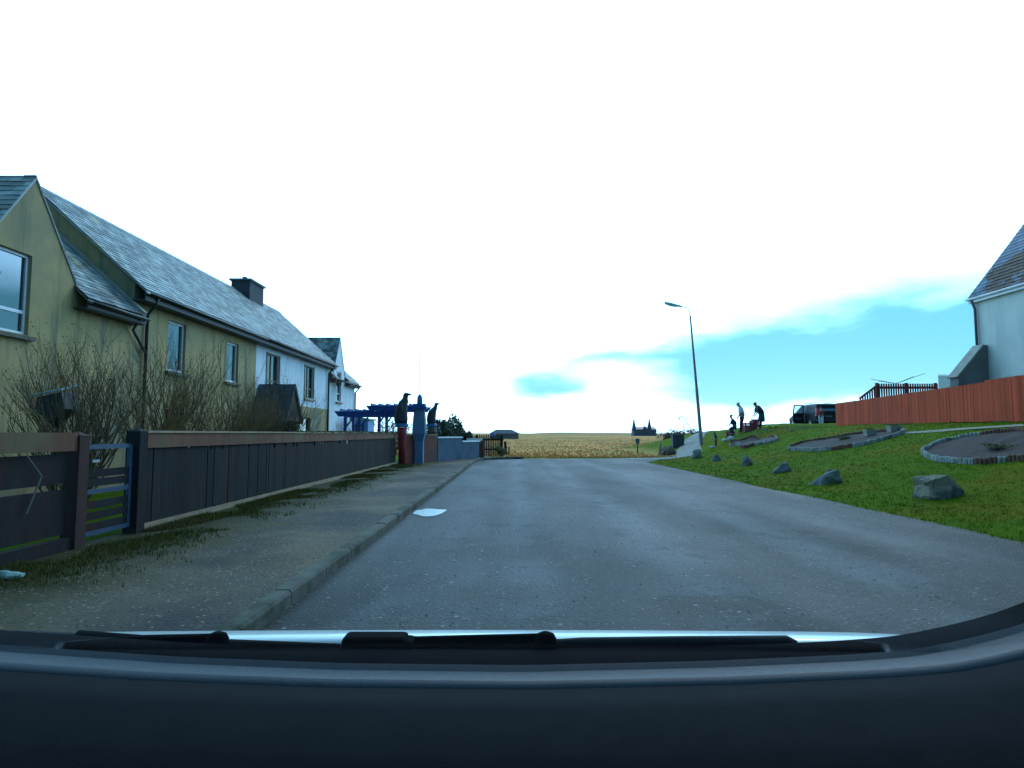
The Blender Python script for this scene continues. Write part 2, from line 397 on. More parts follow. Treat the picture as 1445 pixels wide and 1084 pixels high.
def glass_mat(name, rough=0.02, ior=1.5, tint=(1, 1, 1)):
    m = bpy.data.materials.new(name); m.use_nodes = True
    t = m.node_tree; N = t.nodes; L = t.links
    for n in list(N): N.remove(n)
    o = N.new('ShaderNodeOutputMaterial'); mx = N.new('ShaderNodeMixShader')
    tr = N.new('ShaderNodeBsdfTransparent'); tr.inputs[0].default_value = (*tint, 1)
    gl = N.new('ShaderNodeBsdfGlossy'); gl.inputs['Roughness'].default_value = rough
    fr = N.new('ShaderNodeFresnel'); ge = N.new('ShaderNodeNewGeometry'); mi = N.new('ShaderNodeMapRange'); L.new(ge.outputs['Backfacing'], mi.inputs['Value'])
    mi.inputs['To Min'].default_value = ior; mi.inputs['To Max'].default_value = 1 / ior; L.new(mi.outputs[0], fr.inputs['IOR'])
    L.new(fr.outputs[0], mx.inputs[0]); L.new(tr.outputs[0], mx.inputs[1]); L.new(gl.outputs[0], mx.inputs[2]); L.new(mx.outputs[0], o.inputs[0])
    return m
M['glass'] = glass_mat('window_glass', 0.03, 2.1, (0.75, 0.85, 0.9))
M['glass_bright'] = glass_mat('window_glass_coated', 0.03, 3.0, (0.4, 0.5, 0.6))
M['screen'] = glass_mat('windscreen_glass', 0.0, 1.17, (0.99, 1.0, 1.0))

def ground_mat(name, kind):
    m = bpy.data.materials.new(name); m.use_nodes = True
    t = m.node_tree; N = t.nodes; L = t.links; b = N['Principled BSDF']
    tc = N.new('ShaderNodeTexCoord'); P = tc.outputs['Object']
    def mapped(scale):
        mp = N.new('ShaderNodeMapping'); mp.inputs['Scale'].default_value = scale; L.new(P, mp.inputs[0]); return mp.outputs[0]
    def ns(sc, d=6, v=None, ro=0.6):
        n = N.new('ShaderNodeTexNoise'); n.inputs['Scale'].default_value = sc; n.inputs['Detail'].default_value = d; n.inputs['Roughness'].default_value = ro
        L.new(v if v else P, n.inputs['Vector']); return n.outputs['Fac']
    def mr(v, a, c, x=0.0, y=1.0, smooth=False):
        n = N.new('ShaderNodeMapRange'); n.inputs['From Min'].default_value = a; n.inputs['From Max'].default_value = c
        n.inputs['To Min'].default_value = x; n.inputs['To Max'].default_value = y
        if smooth: n.interpolation_type = 'SMOOTHSTEP'
        L.new(v, n.inputs['Value']); return n.outputs[0]
    def mixc(f, A, B):
        n = N.new('ShaderNodeMix'); n.data_type = 'RGBA'
        L.new(f, n.inputs['Factor'])
        for k, v in (('A', A), ('B', B)):
            if isinstance(v, tuple): n.inputs[k].default_value = (*v[:3], 1)
            else: L.new(v, n.inputs[k])
        return n.outputs['Result']
    def mth(op, a, b_=None, clamp=False):
        n = N.new('ShaderNodeMath'); n.operation = op; n.use_clamp = clamp
        for i, v in enumerate((a, b_)):
            if v is None: continue
            if isinstance(v, (int, float)): n.inputs[i].default_value = v
            else: L.new(v, n.inputs[i])
        return n.outputs[0]
    def vor(sc, v=None):
        n = N.new('ShaderNodeTexVoronoi'); n.inputs['Scale'].default_value = sc; n.inputs['Randomness'].default_value = 1
        L.new(v if v else P, n.inputs['Vector']); return n
    sp = N.new('ShaderNodeSeparateXYZ'); L.new(P, sp.inputs[0]); X, Y = sp.outputs[0], sp.outputs[1]
    if kind == 'asphalt':
        col = mixc(mr(ns(0.35, 5, mapped((1, 0.25, 1))), 0.35, 0.65), (0.0372, 0.0397, 0.0422), (0.0570, 0.0583, 0.0583))
        # brownish worn patches and long streaks
        col = mixc(mr(ns(0.5, 4, mapped((2.2, 0.07, 1))), 0.48, 0.68), col, (0.0694, 0.0756, 0.0806))
        col = mixc(mr(ns(0.3, 6, mapped((1, 0.3, 1))), 0.54, 0.66), col, (0.0484, 0.0446, 0.0372))
        # polished wheel tracks
        for cx, w in ((0.15, 0.28), (1.7, 0.3), (3.4, 0.35)):
            d = mth('ABSOLUTE', mth('SUBTRACT', mth('ADD', X, mth('MULTIPLY', ns(0.18, 2), 1.0)), cx + 0.5))
            f = mth('MULTIPLY', mr(d, w * 1.6, 0.0, 0, 1, True), mr(ns(1.1, 4, mapped((1, 0.12, 1))), 0.3, 0.6, 0.2, 0.95))
            col = mixc(f, col, (0.105, 0.118, 0.125))
        # dark repairs and damp
        col = mixc(mr(ns(0.65, 5, mapped((1, 0.7, 1))), 0.63, 0.67), col, (0.0260, 0.0273, 0.0285))
        # soft edged damp patches and worn spots
        for (cx, cy, rx, ry, dk) in ((-1.50, 5.2, .42, .95, .97), (4.0, 8.6, .20, .20, .9), (1.55, 5.0, .55, .28, .85), (2.1, 4.45, .5, .18, .85), (1.75, 14.6, .45, .9, .5), (0.2, 7.2, .9, .5, .35), (2.6, 9.5, .6, 1.2, .35)):
            dx = mth('DIVIDE', mth('SUBTRACT', mth('ADD', X, mth('MULTIPLY', ns(3.1, 5), 0.5)), cx + .25), rx)
            dy = mth('DIVIDE', mth('SUBTRACT', mth('ADD', Y, mth('MULTIPLY', ns(4.3, 5), 0.5)), cy + .25), ry)
            q = mth('ADD', mth('MULTIPLY', dx, dx), mth('MULTIPLY', dy, dy))
            col = mixc(mr(q, 1.3, 0.5, 0, dk, True), col, (0.014, 0.014, 0.014))
        # moss near the kerb and far edge
        e = mr(mth('ADD', X, mth('MULTIPLY', ns(2, 4), 0.8)), -0.7, -1.5, 0, 1)
        col = mixc(mth('MULTIPLY', e, 0.55), col, (0.0310, 0.0322, 0.0223))
        e = mr(mth('ADD', X, mth('MULTIPLY', ns(1.5, 4), 1.4)), 5.9, 6.9, 0, 1)
        col = mixc(mth('MULTIPLY', e, 0.6), col, (0.0620, 0.0558, 0.0372))
        near = mth('MULTIPLY', mr(mth('ADD', Y, mth('MULTIPLY', ns(0.8, 5), 4)), 13, 6, 0, 1, True), mr(ns(0.9, 6), 0.40, 0.60, 0.15, 0.8))
        col = mixc(near, col, (0.046, 0.038, 0.030))
        wr = mr(ns(1.7, 7), 0.56, 0.62, 0, .55); col = mixc(wr, col, (0.030, 0.028, 0.024))
        # stones in the surface
        v1 = vor(40); ch = N.new('ShaderNodeSeparateColor'); L.new(v1.outputs['Color'], ch.inputs[0])
        lit = mth('MULTIPLY', mr(ch.outputs[0], 0.90, 0.93), mr(v1.outputs['Distance'], 0.42, 0.30))
        col = mixc(lit, col, (0.2046, 0.2046, 0.1860))
        drk = mth('MULTIPLY', mr(ch.outputs[1], 0.74, 0.80), mr(v1.outputs['Distance'], 0.5, 0.35))
        col = mixc(drk, col, (0.0155, 0.0161, 0.0174))
        v2 = vor(15); c2 = N.new('ShaderNodeSeparateColor'); L.new(v2.outputs['Color'], c2.inputs[0])
        big = mth('MULTIPLY', mr(c2.outputs[0], 0.955, 0.965), mr(v2.outputs['Distance'], 0.26, 0.2))
        col = mixc(big, col, (0.2480, 0.2480, 0.2294))
        h = mth('ADD', mth('MULTIPLY', v1.outputs['Distance'], 0.6), ns(30, 5)); dist = 0.012
        rgh = mr(ns(0.6, 5, mapped((1, .3, 1))), 0.3, 0.7, 0.62, 0.8); b.inputs['Specular IOR Level'].default_value = 0.3
    elif kind == 'path':
        col = mixc(mr(ns(0.7, 6), 0.38, 0.62), (0.1452, 0.1041, 0.0610), (0.0953, 0.0707, 0.0458))
        col = mixc(mr(ns(0.30, 5), 0.45, 0.54), col, (0.0522, 0.0418, 0.0343))
        e = mr(mth('ADD', X, mth('MULTIPLY', ns(1.1, 6), 1.9)), -1.75, -2.5, 0, 1)
        col = mixc(e, col, (0.0720, 0.0558, 0.0184))
        e = mr(mth('ADD', X, mth('MULTIPLY', ns(1.7, 6), 1.6)), -2.55, -3.0, 0, 1)
        col = mixc(e, col, (0.0395, 0.0372, 0.0076))
        v1 = vor(36); ch = N.new('ShaderNodeSeparateColor'); L.new(v1.outputs['Color'], ch.inputs[0])
        lit = mth('MULTIPLY', mr(ch.outputs[0], 0.88, 0.92), mr(v1.outputs['Distance'], 0.42, 0.30))
        col = mixc(lit, col, (0.3488, 0.2511, 0.1678))
        drk = mth('MULTIPLY', mr(ch.outputs[1], 0.78, 0.82), mr(v1.outputs['Distance'], 0.5, 0.35))
        col = mixc(drk, col, (0.0232, 0.0186, 0.0153))
        h = mth('ADD', mth('MULTIPLY', v1.outputs['Distance'], 0.5), ns(25, 6)); dist = 0.012
        rgh = mr(ns(1, 5), 0.3, 0.7, 0.7, 0.9); b.inputs['Specular IOR Level'].default_value = 0.2
    elif kind == 'land':
        g = mixc(mr(ns(1.6, 6), 0.35, 0.65), (0.105, 0.175, 0.003), (0.07, 0.125, 0.003))
        g = mixc(mr(ns(0.45, 5), 0.5, 0.66), g, (0.17, 0.14, 0.008))
        g = mixc(mr(ns(5, 6), 0.56, 0.66), g, (0.075, 0.085, 0.012))
        s = mixc(mr(ns(0.20, 6, mapped((1, 0.45, 1))), 0.36, 0.62), (0.74, 0.35, 0.11), (0.54, 0.27, 0.095))
        s = mixc(mr(ns(0.06, 6, mapped((0.6, 1.0, 1))), 0.5, 0.62), s, (0.36, 0.26, 0.08))
        s = mixc(mr(ns(0.9, 6, mapped((1, 0.4, 1))), 0.57, 0.66), s, (0.085, 0.085, 0.035))
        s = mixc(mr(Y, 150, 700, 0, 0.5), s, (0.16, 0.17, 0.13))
        edge = mr(mth('ADD', Y, mth('MULTIPLY', ns(0.2, 5), 8)), 38.5, 42, 0, 1)
        plateau = mr(mth('ADD', X, mth('MULTIPLY', ns(0.2, 4), 3)), 10.5, 12.5, 0, 1)
        edge2 = mr(mth('ADD', Y, mth('MULTIPLY', ns(0.2, 5), 10)), 60, 75, 0, 1)
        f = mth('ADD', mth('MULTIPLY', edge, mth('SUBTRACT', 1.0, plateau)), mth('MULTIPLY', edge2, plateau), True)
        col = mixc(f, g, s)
        h = ns(14, 8, None, 0.75); dist = 0.06
        rgh = mr(ns(1, 2), 0, 1, 0.9, 0.95)
        b.inputs['Specular IOR Level'].default_value = 0.03
    L.new(col, b.inputs['Base Color']); L.new(rgh, b.inputs['Roughness'])
    bp = N.new('ShaderNodeBump'); bp.inputs['Strength'].default_value = 0.8; bp.inputs['Distance'].default_value = dist
    L.new(h, bp.inputs['Height']); L.new(bp.outputs[0], b.inputs['Normal'])
    return m
M['asphalt'] = ground_mat('road_asphalt', 'asphalt')
M['path'] = ground_mat('footway', 'path')
M['land'] = ground_mat('grassland', 'land')
M['worn_pale'] = mat('worn_patch_pale', (0.34, 0.38, 0.38), (0.22, 0.25, 0.25), 9, 0.3, spec=0.5)  # white worn road patch, its brightness put into the colour, not reflected
M['patch'] = mat('tar_patch', (0.010, 0.010, 0.010), (0.018, 0.017, 0.016), 5, 0.85, 0.5, 60, spec=0.1)
M['track'] = mat('gravel_track', (0.26, 0.25, 0.22), (0.18, 0.17, 0.15), 2, 0.9, 0.5, 30)
M['sand'] = mat('bare_sand', (0.33, 0.30, 0.22), (0.22, 0.21, 0.14), 2, 0.95, 0.5, 20)

# ---------------------------------------------------------------- setting
def axis(lo, hi, fine_lo, fine_hi, step, growth=1.18):
    a = []; x = fine_lo
    while x <= fine_hi: a.append(x); x += step
    s = step; x = fine_hi
    while x < hi: s *= growth; x += s; a.append(x)
    s = step; x = fine_lo
    while x > lo: s *= growth; x -= s; a.insert(0, x)
    return a
xs = sorted(axis(-4000, 4000, -10, 26, 0.3) + [-4.56, -4.76])
ys = axis(-60, 6000, -2, 75, 0.3)
mb = MB(); mb.grid([[(x, y, height(x, y)) for x in xs] for y in ys])
o = mb.build('ground', M['land'], smooth=True, fixn=False)
tag(o, 'green and straw coloured grassland beyond and beside the road', kind='structure')

mb = MB()
KX = -1.68
rows = []
for i in range(0, 90):
    y = -8 + i * 0.5
    xr = ROAD_R + 0.9 + 3.2 * sstep(28, 33, y)
    xl = KX - 0.02
    if y > 31: xl = KX + (y - 31) * 0.55
    if y > 33.6: break
    rows.append([(xl + (xr - xl) * k / 24, y, 0.0 - 0.02 * abs((k / 24) - 0.35)) for k in range(25)])
mb.grid(rows)
o = mb.build('road', M['asphalt'], smooth=True, fixn=False); tag(o, 'worn grey tarmac road with pale wheel tracks', kind='structure')
# track leaving to the right over the grass, and pale strip at the far end of the road
mb = MB()
pts = [(5.6, 33.4), (8.6, 34.3), (10.2, 37), (11.3, 41), (13.2, 46), (17, 52)]
L_, R_ = [], []
for i, (x, y) in enumerate(pts):
    w = 0.9
    L_.append((x - w * 0.7, y + w * 0.5)); R_.append((x + w * 0.7, y - w * 0.5))
def resample(p, n):
    out_ = []
    for i in range(n):
        t = i / (n - 1) * (len(p) - 1); k = min(int(t), len(p) - 2); u = t - k
        out_.append((p[k][0] * (1 - u) + p[k + 1][0] * u, p[k][1] * (1 - u) + p[k + 1][1] * u))
    return out_
L_, R_ = resample(L_, 60), resample(R_, 60)
mb.grid([[(l[0] + (r[0] - l[0]) * k / 6, l[1] + (r[1] - l[1]) * k / 6, height(l[0] + (r[0] - l[0]) * k / 6, l[1] + (r[1] - l[1]) * k / 6) + 0.03) for k in range(7)] for l, r in zip(L_, R_)])
o = mb.build('path', M['track'], smooth=True, fixn=False); tag(o, 'pale gravel track climbing right past the lamp post', kind='structure')

# pavement: kerb stones + footway
PZ = 0.11
mb = MB()
def kerb_pt(s):
    """left kerb line, curving away to the left behind the last wall"""
    if s < 30.5: return Vector((KX, s, 0)), Vector((0, 1, 0))
    a = (s - 30.5) / 2.6
    a = min(a, PI / 2)
    c = Vector((KX + 2.6, 30.5, 0))
    return Vector((c.x - 2.6 * math.cos(a), 30.5 + 2.6 * math.sin(a), 0)), Vector((math.sin(a), math.cos(a), 0))
s = -6.0
rnd = random.Random(3)
while s < 33.6:
    p, d = kerb_pt(s); q, d2 = kerb_pt(s + 0.90)
    n_ = Vector((-d.y, d.x, 0)); n2 = Vector((-d2.y, d2.x, 0)); dz = rnd.uniform(-0.006, 0.006)
    top = PZ + dz
    a = [p, p + n_ * 0.13]; b = [q, q + n2 * 0.13]
    mb.hexa([a[0] + Vector((0, 0, -.05)), a[1] + Vector((0, 0, -.05)), a[1] + Vector((0, 0, top)), a[0] + n_ * 0.02 + Vector((0, 0, top)), a[0] + Vector((0, 0, top - .025))],
            [b[0] + Vector((0, 0, -.05)), b[1] + Vector((0, 0, -.05)), b[1] + Vector((0, 0, top)), b[0] + n2 * 0.02 + Vector((0, 0, top)), b[0] + Vector((0, 0, top - .025))])
    s += 0.915
o = mb.build('kerb', M['kerb']); tag(o, 'concrete kerb stones along the left edge of the road', kind='structure')
mb = MB(); rows = []
for i in range(0, 84):
    y = -8 + i * 0.5
    if y > 33.4: break
    x0 = KX - 0.125
    if y > 30.5: x0 = kerb_pt(30.5 + (y - 30.5))[0].x - 0.1
    x1 = -4.75
    rows.append([(x0 + (x1 - x0) * k / 20, y, PZ - 0.006 + 0.012 * noise.noise((x0 + (x1 - x0) * k / 20, y * 0.7, 2))) for k in range(21)])
mb.grid(rows)
o = mb.build('pavement', M['path'], smooth=True, fixn=False); tag(o, 'mossy worn footway between kerb and garden fences', kind='structure')

# grass: blades as real geometry
def tufts(name, pts, h0, h1, w, mt, seed=1, lean=0.5, k=4):
    r = random.Random(seed); mb = MB()
    for p in pts:
        for j in range(k):
            a = r.uniform(0, 2 * PI); L = r.uniform(h0, h1); b = p + Vector((r.uniform(-.05, .05), r.uniform(-.05, .05), -0.01))
            s_ = Vector((math.cos(a), math.sin(a), 0)) * w * r.uniform(.6, 1.2)
            ln = Vector((r.uniform(-1, 1), r.uniform(-1, 1), 0)) * lean * L
            mb.poly([b - s_, b + s_, b + ln + Vector((0, 0, L))])
    return mb.build(name, mt, fixn=False)
M['blade'] = mat('grass_blade', (0.105, 0.18, 0.004), (0.15, 0.175, 0.005), 1.2, 0.9, island=0.5, spec=0.05, c3=(0.21, 0.15, 0.012), s3=0.6, c3lo=0.54, c3hi=0.75)
M['straw'] = mat('straw_blade', (0.70, 0.35, 0.11), (0.46, 0.25, 0.09), 0.5, 0.9, island=0.25, spec=0.05)
r = random.Random(5); pts = []
while len(pts) < 21000:
    y = 6 + 30 * r.random() ** 1.5; x = ROAD_R + 0.05 + 11 * r.random() ** 1.3 + 3.5 * sstep(29, 33.5, y)
    if x / y > 1.0: continue
    pts.append(Vector((x, y, height(x, y))))
def in_view(p): return True
o = tufts('grass', pts, 0.015, 0.055, 0.008, M['blade'], 2); tag(o, 'short green grass on the bank right of the road', kind='stuff')
pts = []
while len(pts) < 11000:
    y = 3.0 + 22 * r.random() ** 1.4; x = -4.58 + abs(r.gauss(0, 0.45))
    if noise.noise((x * 1.2, y * 0.8, 4)) < -0.05: continue
    pts.append(Vector((x, y, PZ)))
M['blade_mossy'] = mat('verge_blade', (0.085, 0.09, 0.012), (0.14, 0.10, 0.03), 1.0, 0.9, island=0.4, spec=0.1)
o = tufts('grass', pts, 0.02, 0.06, 0.006, M['blade_mossy'], 8); tag(o, 'thin mossy grass along the foot of the dark fence', kind='stuff')
pts = []
while len(pts) < 9000:
    y = 35 + 90 * r.random() ** 1.8; x = r.uniform(-0.25, 0.42) * y
    if x > 9 and y < 55: continue
    pts.append(Vector((x, y, height(x, y))))
o = tufts('grass', pts, 0.04, 0.16, 0.025, M['straw'], 4, 0.6); tag(o, 'dry straw coloured grass over the far field', kind='stuff')

# small things on the road
def blob_sheet(name, c, rx, ry, z, mt, seed, rough=0.2, n=40):
    mb = MB(); ring = []
    for k in range(n):
        a = 2 * PI * k / n; q = 1 + rough * noise.noise((math.cos(a) * 1.7 + seed, math.sin(a) * 1.7, seed))
        q += rough * 0.5 * noise.noise((math.cos(a) * 5 + seed, math.sin(a) * 5, seed))
        ring.append(Vector((c[0] + rx * math.cos(a) * q, c[1] + ry * math.sin(a) * q, z)))
    mb.poly(ring); return mb.build(name, mt)
o = blob_sheet('worn_patch', (-1.37, 10.7), 0.27, 0.5, 0.004, M['worn_pale'], 3, 0.3); tag(o, 'small pale worn patch in the gutter by the left kerb', 'worn_patch')
r = random.Random(12); mb = MB()
for i in range(1500):
    y = 3.2 + 16 * r.random() ** 1.8; x = r.uniform(-1.5, 6.0)
    if r.random() < 0.35: x = ROAD_R - abs(r.gauss(0, 0.5))
    if abs(x) / y > 0.95: continue
    s_ = r.uniform(0.004, 0.012); c = Vector((x, y, s_ * 0.4)); v = [c + Vector((r.uniform(.5, 1) * s_ * dx, r.uniform(.5, 1) * s_ * dy, r.uniform(.4, .8) * s_ * dz)) for dx, dy, dz in ((1, 0, 0), (-1, 0, 0), (0, 1, 0), (0, -1, 0), (0, 0, 1), (0, 0, -1))]
    i0 = len(mb.v); mb.v += v
    mb.f += [tuple(i0 + k for k in f) for f in ((0, 2, 4), (2, 1, 4), (1, 3, 4), (3, 0, 4), (2, 0, 5), (1, 2, 5), (3, 1, 5), (0, 3, 5))]
M['grit'] = mat('grit', (0.22, 0.21, 0.19), None, 5, 0.9, island=0.8)
o = mb.build('gravel', M['grit']); tag(o, 'loose grit scattered over the tarmac', kind='stuff')

# litter
g = at(22, 834, 5.2); g = Vector((-4.15, 5.35, PZ + 0.03))
mb = MB(); rings = []
for k in range(7):
    t = k / 6; rr = 0.045 * math.sin(PI * (0.12 + 0.76 * t)) + 0.006
    rings.append([g + Vector((-0.12 + 0.24 * t, rr * math.cos(a) * 1.1 + 0.02 * math.sin(7 * t), rr * math.sin(a) * 0.7 + 0.012 * noise.noise((k, a, 1)))) for a in [2 * PI * j / 9 for j in range(9)]])
mb.loft(rings); o = mb.build('litter', M['litter'], smooth=False); tag(o, 'crushed pale green carton on the verge by the near gate', 'litter')

# ---------------------------------------------------------------- houses on the left
def wall_sheet(mb, P, s0, s1, z0, top, ops, breaks=(), reveal=0.14, inward=Vector((-1, 0, 0))):
    """P(s, z) -> point; top(s) -> height; ops: (sa, sb, za, zb) openings, with reveals"""
    bs = sorted(set([s0, s1] + [b for b in breaks if s0 < b < s1] + [v for o_ in ops for v in o_[:2]]))
    for a, b in zip(bs, bs[1:]):
        e = 1e-6
        zs = [(z0, z0)]
        for o_ in sorted([o_ for o_ in ops if o_[0] <= a + e and o_[1] >= b - e], key=lambda o_: o_[2]):
            mb.poly([P(a, zs[-1][0]), P(b, zs[-1][1]), P(b, o_[2]), P(a, o_[2])]); zs.append((o_[3], o_[3]))
        mb.poly([P(a, zs[-1][0]), P(b, zs[-1][1]), P(b, top(b - e)), P(a, top(a + e))])
    for (a, b, c, d) in ops:
        q = [P(a, c), P(b, c), P(b, d), P(a, d)]; w = [p + inward * reveal for p in q]
        for i in range(4): mb.poly([q[i], q[(i + 1) % 4], w[(i + 1) % 4], w[i]])

def slates(mb, E0, E1, R0, R1, w=0.24, course=0.145, seed=1, th=0.012):
    """individual slates between eave E0-E1 and ridge R0-R1"""
    r = random.Random(seed); E0, E1, R0, R1 = map(Vector, (E0, E1, R0, R1))
    along = (E1 - E0); Ls = (R0 - E0).length; up = (R0 - E0).normalized(); n_ = along.cross(up).normalized()
    if n_.z < 0: n_ = -n_
    nc = int(Ls / course)
    for c in range(nc):
        t0 = c / nc; a = E0.lerp(R0, t0); b = E1.lerp(R1, t0)
        W = (b - a).length; d = (b - a).normalized(); k = -w * (0.5 if c % 2 else 0.0); 
        while k < W:
            x0 = max(0, k + 0.003); x1 = min(W, k + w - 0.003)
            if x1 - x0 > 0.03:
                lift = r.uniform(0.004, 0.012); dr = r.uniform(-0.008, 0.006); skew = r.uniform(-.004, .004)
                if r.random() < 0.012: dr -= 0.03
                p = a + d * x0 + up * dr; q = a + d * x1 + up * (dr + skew)
                Lc = Ls / nc * 1.25
                lo = [p + n_ * lift, q + n_ * lift, q + up * Lc + n_ * -0.006, p + up * Lc + n_ * -0.006]
                hi = [v + n_ * th for v in lo]
                i0 = len(mb.v); mb.v += lo + hi
                mb.f += [(i0 + 4, i0 + 5, i0 + 6, i0 + 7), (i0, i0 + 1, i0 + 5, i0 + 4), (i0, i0 + 4, i0 + 7, i0 + 3), (i0 + 1, i0 + 2, i0 + 6, i0 + 5)]
            k += w

def window(parent, P, a, b, c, d, inward, frame, sillm, name='window', trans=True, curtain='curtain', cw=0.4, horiz_mull=0.28, vert=False, lab=None, gl='glass'):
    """window in an opening (a..b, c..d) of the wall P(s, z)"""
    dep = 0.10
    Q = lambda s, z, t: P(s, z) + inward * t
    mb = MB(); f = 0.055
    def bar(s0, s1, z0, z1, t0=dep - 0.03, t1=dep + 0.03):
        mb.hexa([Q(s0, z0, t0), Q(s1, z0, t0), Q(s1, z1, t0), Q(s0, z1, t0)], [Q(s0, z0, t1), Q(s1, z0, t1), Q(s1, z1, t1), Q(s0, z1, t1)])
    bar(a + .002, b - .002, c + .002, c + f); bar(a + .002, b - .002, d - f, d - .002); bar(a + .002, a + f, c + f, d - f); bar(b - f, b - .002, c + f, d - f)
    if horiz_mull: 
        zm = c + (d - c) * horiz_mull; bar(a + f, b - f, zm - 0.03, zm + 0.03, dep - 0.025, dep + 0.025)
    if vert:
        sm = (a + b) / 2; bar(sm - 0.03, sm + 0.03, c + f, d - f, dep - 0.022, dep + 0.022)
    w = mb.build(name, frame, parent)
    if lab: w['label'] = lab
    mb = MB(); mb.hexa([Q(a + f, c + f, dep), Q(b - f, c + f, dep), Q(b - f, d - f, dep), Q(a + f, d - f, dep)], [Q(a + f, c + f, dep + .006), Q(b - f, c + f, dep + .006), Q(b - f, d - f, dep + .006), Q(a + f, d - f, dep + .006)])
    mb.build('pane', M[gl], w)
    # room behind: a dark box
    mb = MB(); t0, t1 = dep + 0.035, 0.9
    A, B, C_, D = a - .25, b + .25, c - .2, d + .15
    mb.poly([Q(A, C_, t1), Q(B, C_, t1), Q(B, D, t1), Q(A, D, t1)])
    for (s0, z0), (s1, z1) in (((A, C_), (B, C_)), ((B, C_), (B, D)), ((B, D), (A, D)), ((A, D), (A, C_))):
        mb.poly([Q(s0, z0, t0 + .06), Q(s1, z1, t0 + .06), Q(s1, z1, t1), Q(s0, z0, t1)])
    mb.build('room', M['dark_in'], w)
    if curtain:
        for (s0, s1) in ((a + .03, a + (b - a) * cw), (b - (b - a) * cw * 0.5, b - .03)):
            mb = MB(); rows = [[Q(s0 + (s1 - s0) * k / 12, z, dep + 0.13 + 0.03 * math.sin(k * 1.9)) for k in range(13)] for z in (c - .05, d + .05)]
            mb.grid(rows); mb.build('curtain', M[curtain], w)
    if sillm:
        mb = MB(); mb.hexa([Q(a - .1, c - .10, -.09), Q(b + .1, c - .10, -.09), Q(b + .1, c - .03, -.09), Q(a - .1, c - .03, -.09)],
                           [Q(a - .1, c - .10, dep + .02), Q(b + .1, c - .10, dep + .02), Q(b + .1, c - .002, dep + .02), Q(a - .1, c - .002, dep + .02)])
        mb.build('sill', sillm, w)
    return w

WX = -9.0
GZ = 0.11
def PW(s, z): return Vector((WX, s, z))
INL = Vector((-1, 0, 0))
RX, RZ = -11.6, 7.33       # main ridge
EX, EZ = -8.68, 4.70       # main eaves
def main_block(root, y0, y1, wm, ops, sl, gable_near, gable_far, low=None, seed=1):
    mb = MB()
    if low:
        wall_sheet(mb, PW, y0, y1, low, lambda s: 4.90, [o_ for o_ in ops if o_[2] > low])
    else:
        wall_sheet(mb, PW, y0, y1, GZ - 0.1, lambda s: 4.90, ops)
    for g_, y in ((gable_near, y0), (gable_far, y1)):
        if g_: mb.poly([(WX, y, 0), (WX, y, 4.88), (RX, y, RZ - 0.08), (2 * RX - WX, y, 4.88), (2 * RX - WX, y, 0)])
    mb.poly([(2 * RX - WX, y0, 0), (2 * RX - WX, y1, 0), (2 * RX - WX, y1, 4.98), (2 * RX - WX, y0, 4.98)])
    w = mb.build('wall', wm, root)
    if low:
        mb = MB(); wall_sheet(mb, lambda s, z: PW(s, z) + Vector((0.03, 0, 0)), y0, y1, GZ - 0.1, lambda s: low + .02, [o_ for o_ in ops if o_[2] < low])
        mb.poly([(WX, y0, low + .02), (WX + .03, y0, low + .02), (WX + .03, y1, low + .02), (WX, y1, low + .02)])
        o_ = mb.build('lower_wall', M['render_ochre'], root); o_['label'] = 'ochre lower storey wall below the white upper storey'
    v0 = y0 - (0.10 if gable_near else 0); v1 = y1 + (0.10 if gable_far else 0)
    mb = MB(); slates(mb, (EX, v0, EZ), (EX, v1, EZ), (RX, v0, RZ), (RX, v1, RZ), seed=seed)
    bx_ = 2 * RX - EX
    # boarding under the slates and the rear slope
    d = 0.03
    mb.hexa([(EX + .02, v0 + .01, EZ - d), (EX + .02, v1 - .01, EZ - d), (RX, v1 - .01, RZ - d), (RX, v0 + .01, RZ - d)],
            [(EX + .02, v0 + .01, EZ - d - .04), (EX + .02, v1 - .01, EZ - d - .04), (RX, v1 - .01, RZ - d - .04), (RX, v0 + .01, RZ - d - .04)])
    mb.hexa([(RX, v0, RZ), (RX, v1, RZ), (bx_, v1, EZ), (bx_, v0, EZ)], [(RX, v0, RZ - .06), (RX, v1, RZ - .06), (bx_, v1, EZ - .06), (bx_, v0, EZ - .06)])
    rf = mb.build('roof', sl, root, fixn=False)
    mb = MB(); 
    y = v0
    while y < v1 - .05:
        y2 = min(y + .45, v1)
        mb.hexa([(RX - .12, y, RZ - .08), (RX, y, RZ + .05), (RX + .12, y, RZ - .08)], [(RX - .12, y2 - .01, RZ - .08), (RX, y2 - .01, RZ + .045), (RX + .12, y2 - .01, RZ - .08)])
        y = y2
    mb.build('ridge_tiles', M['slate_dark'], rf)
    # soffit, fascia, gutter
    mb = MB(); mb.box((EX - .02, v0, EZ - .24), (EX + .01, v1, EZ - .055)); mb.build('fascia', M['fascia'], root)
    mb = MB(); mb.box((WX - .02, v0, EZ - .25), (EX - .02, v1, EZ - .22)); mb.build('soffit', M['fascia'], root)
    mb = MB()
    prof = [(0.055 * math.cos(a), 0.055 * math.sin(a)) for a in [PI + PI * k / 6 for k in range(7)]]
    mb.grid([[(EX + .07 + px, y, EZ - .07 + pz) for px, pz in prof] for y in (v0, v1)])
    mb.build('gutter', M['pipe'], root, solid=0.006, smooth=True)
    return w

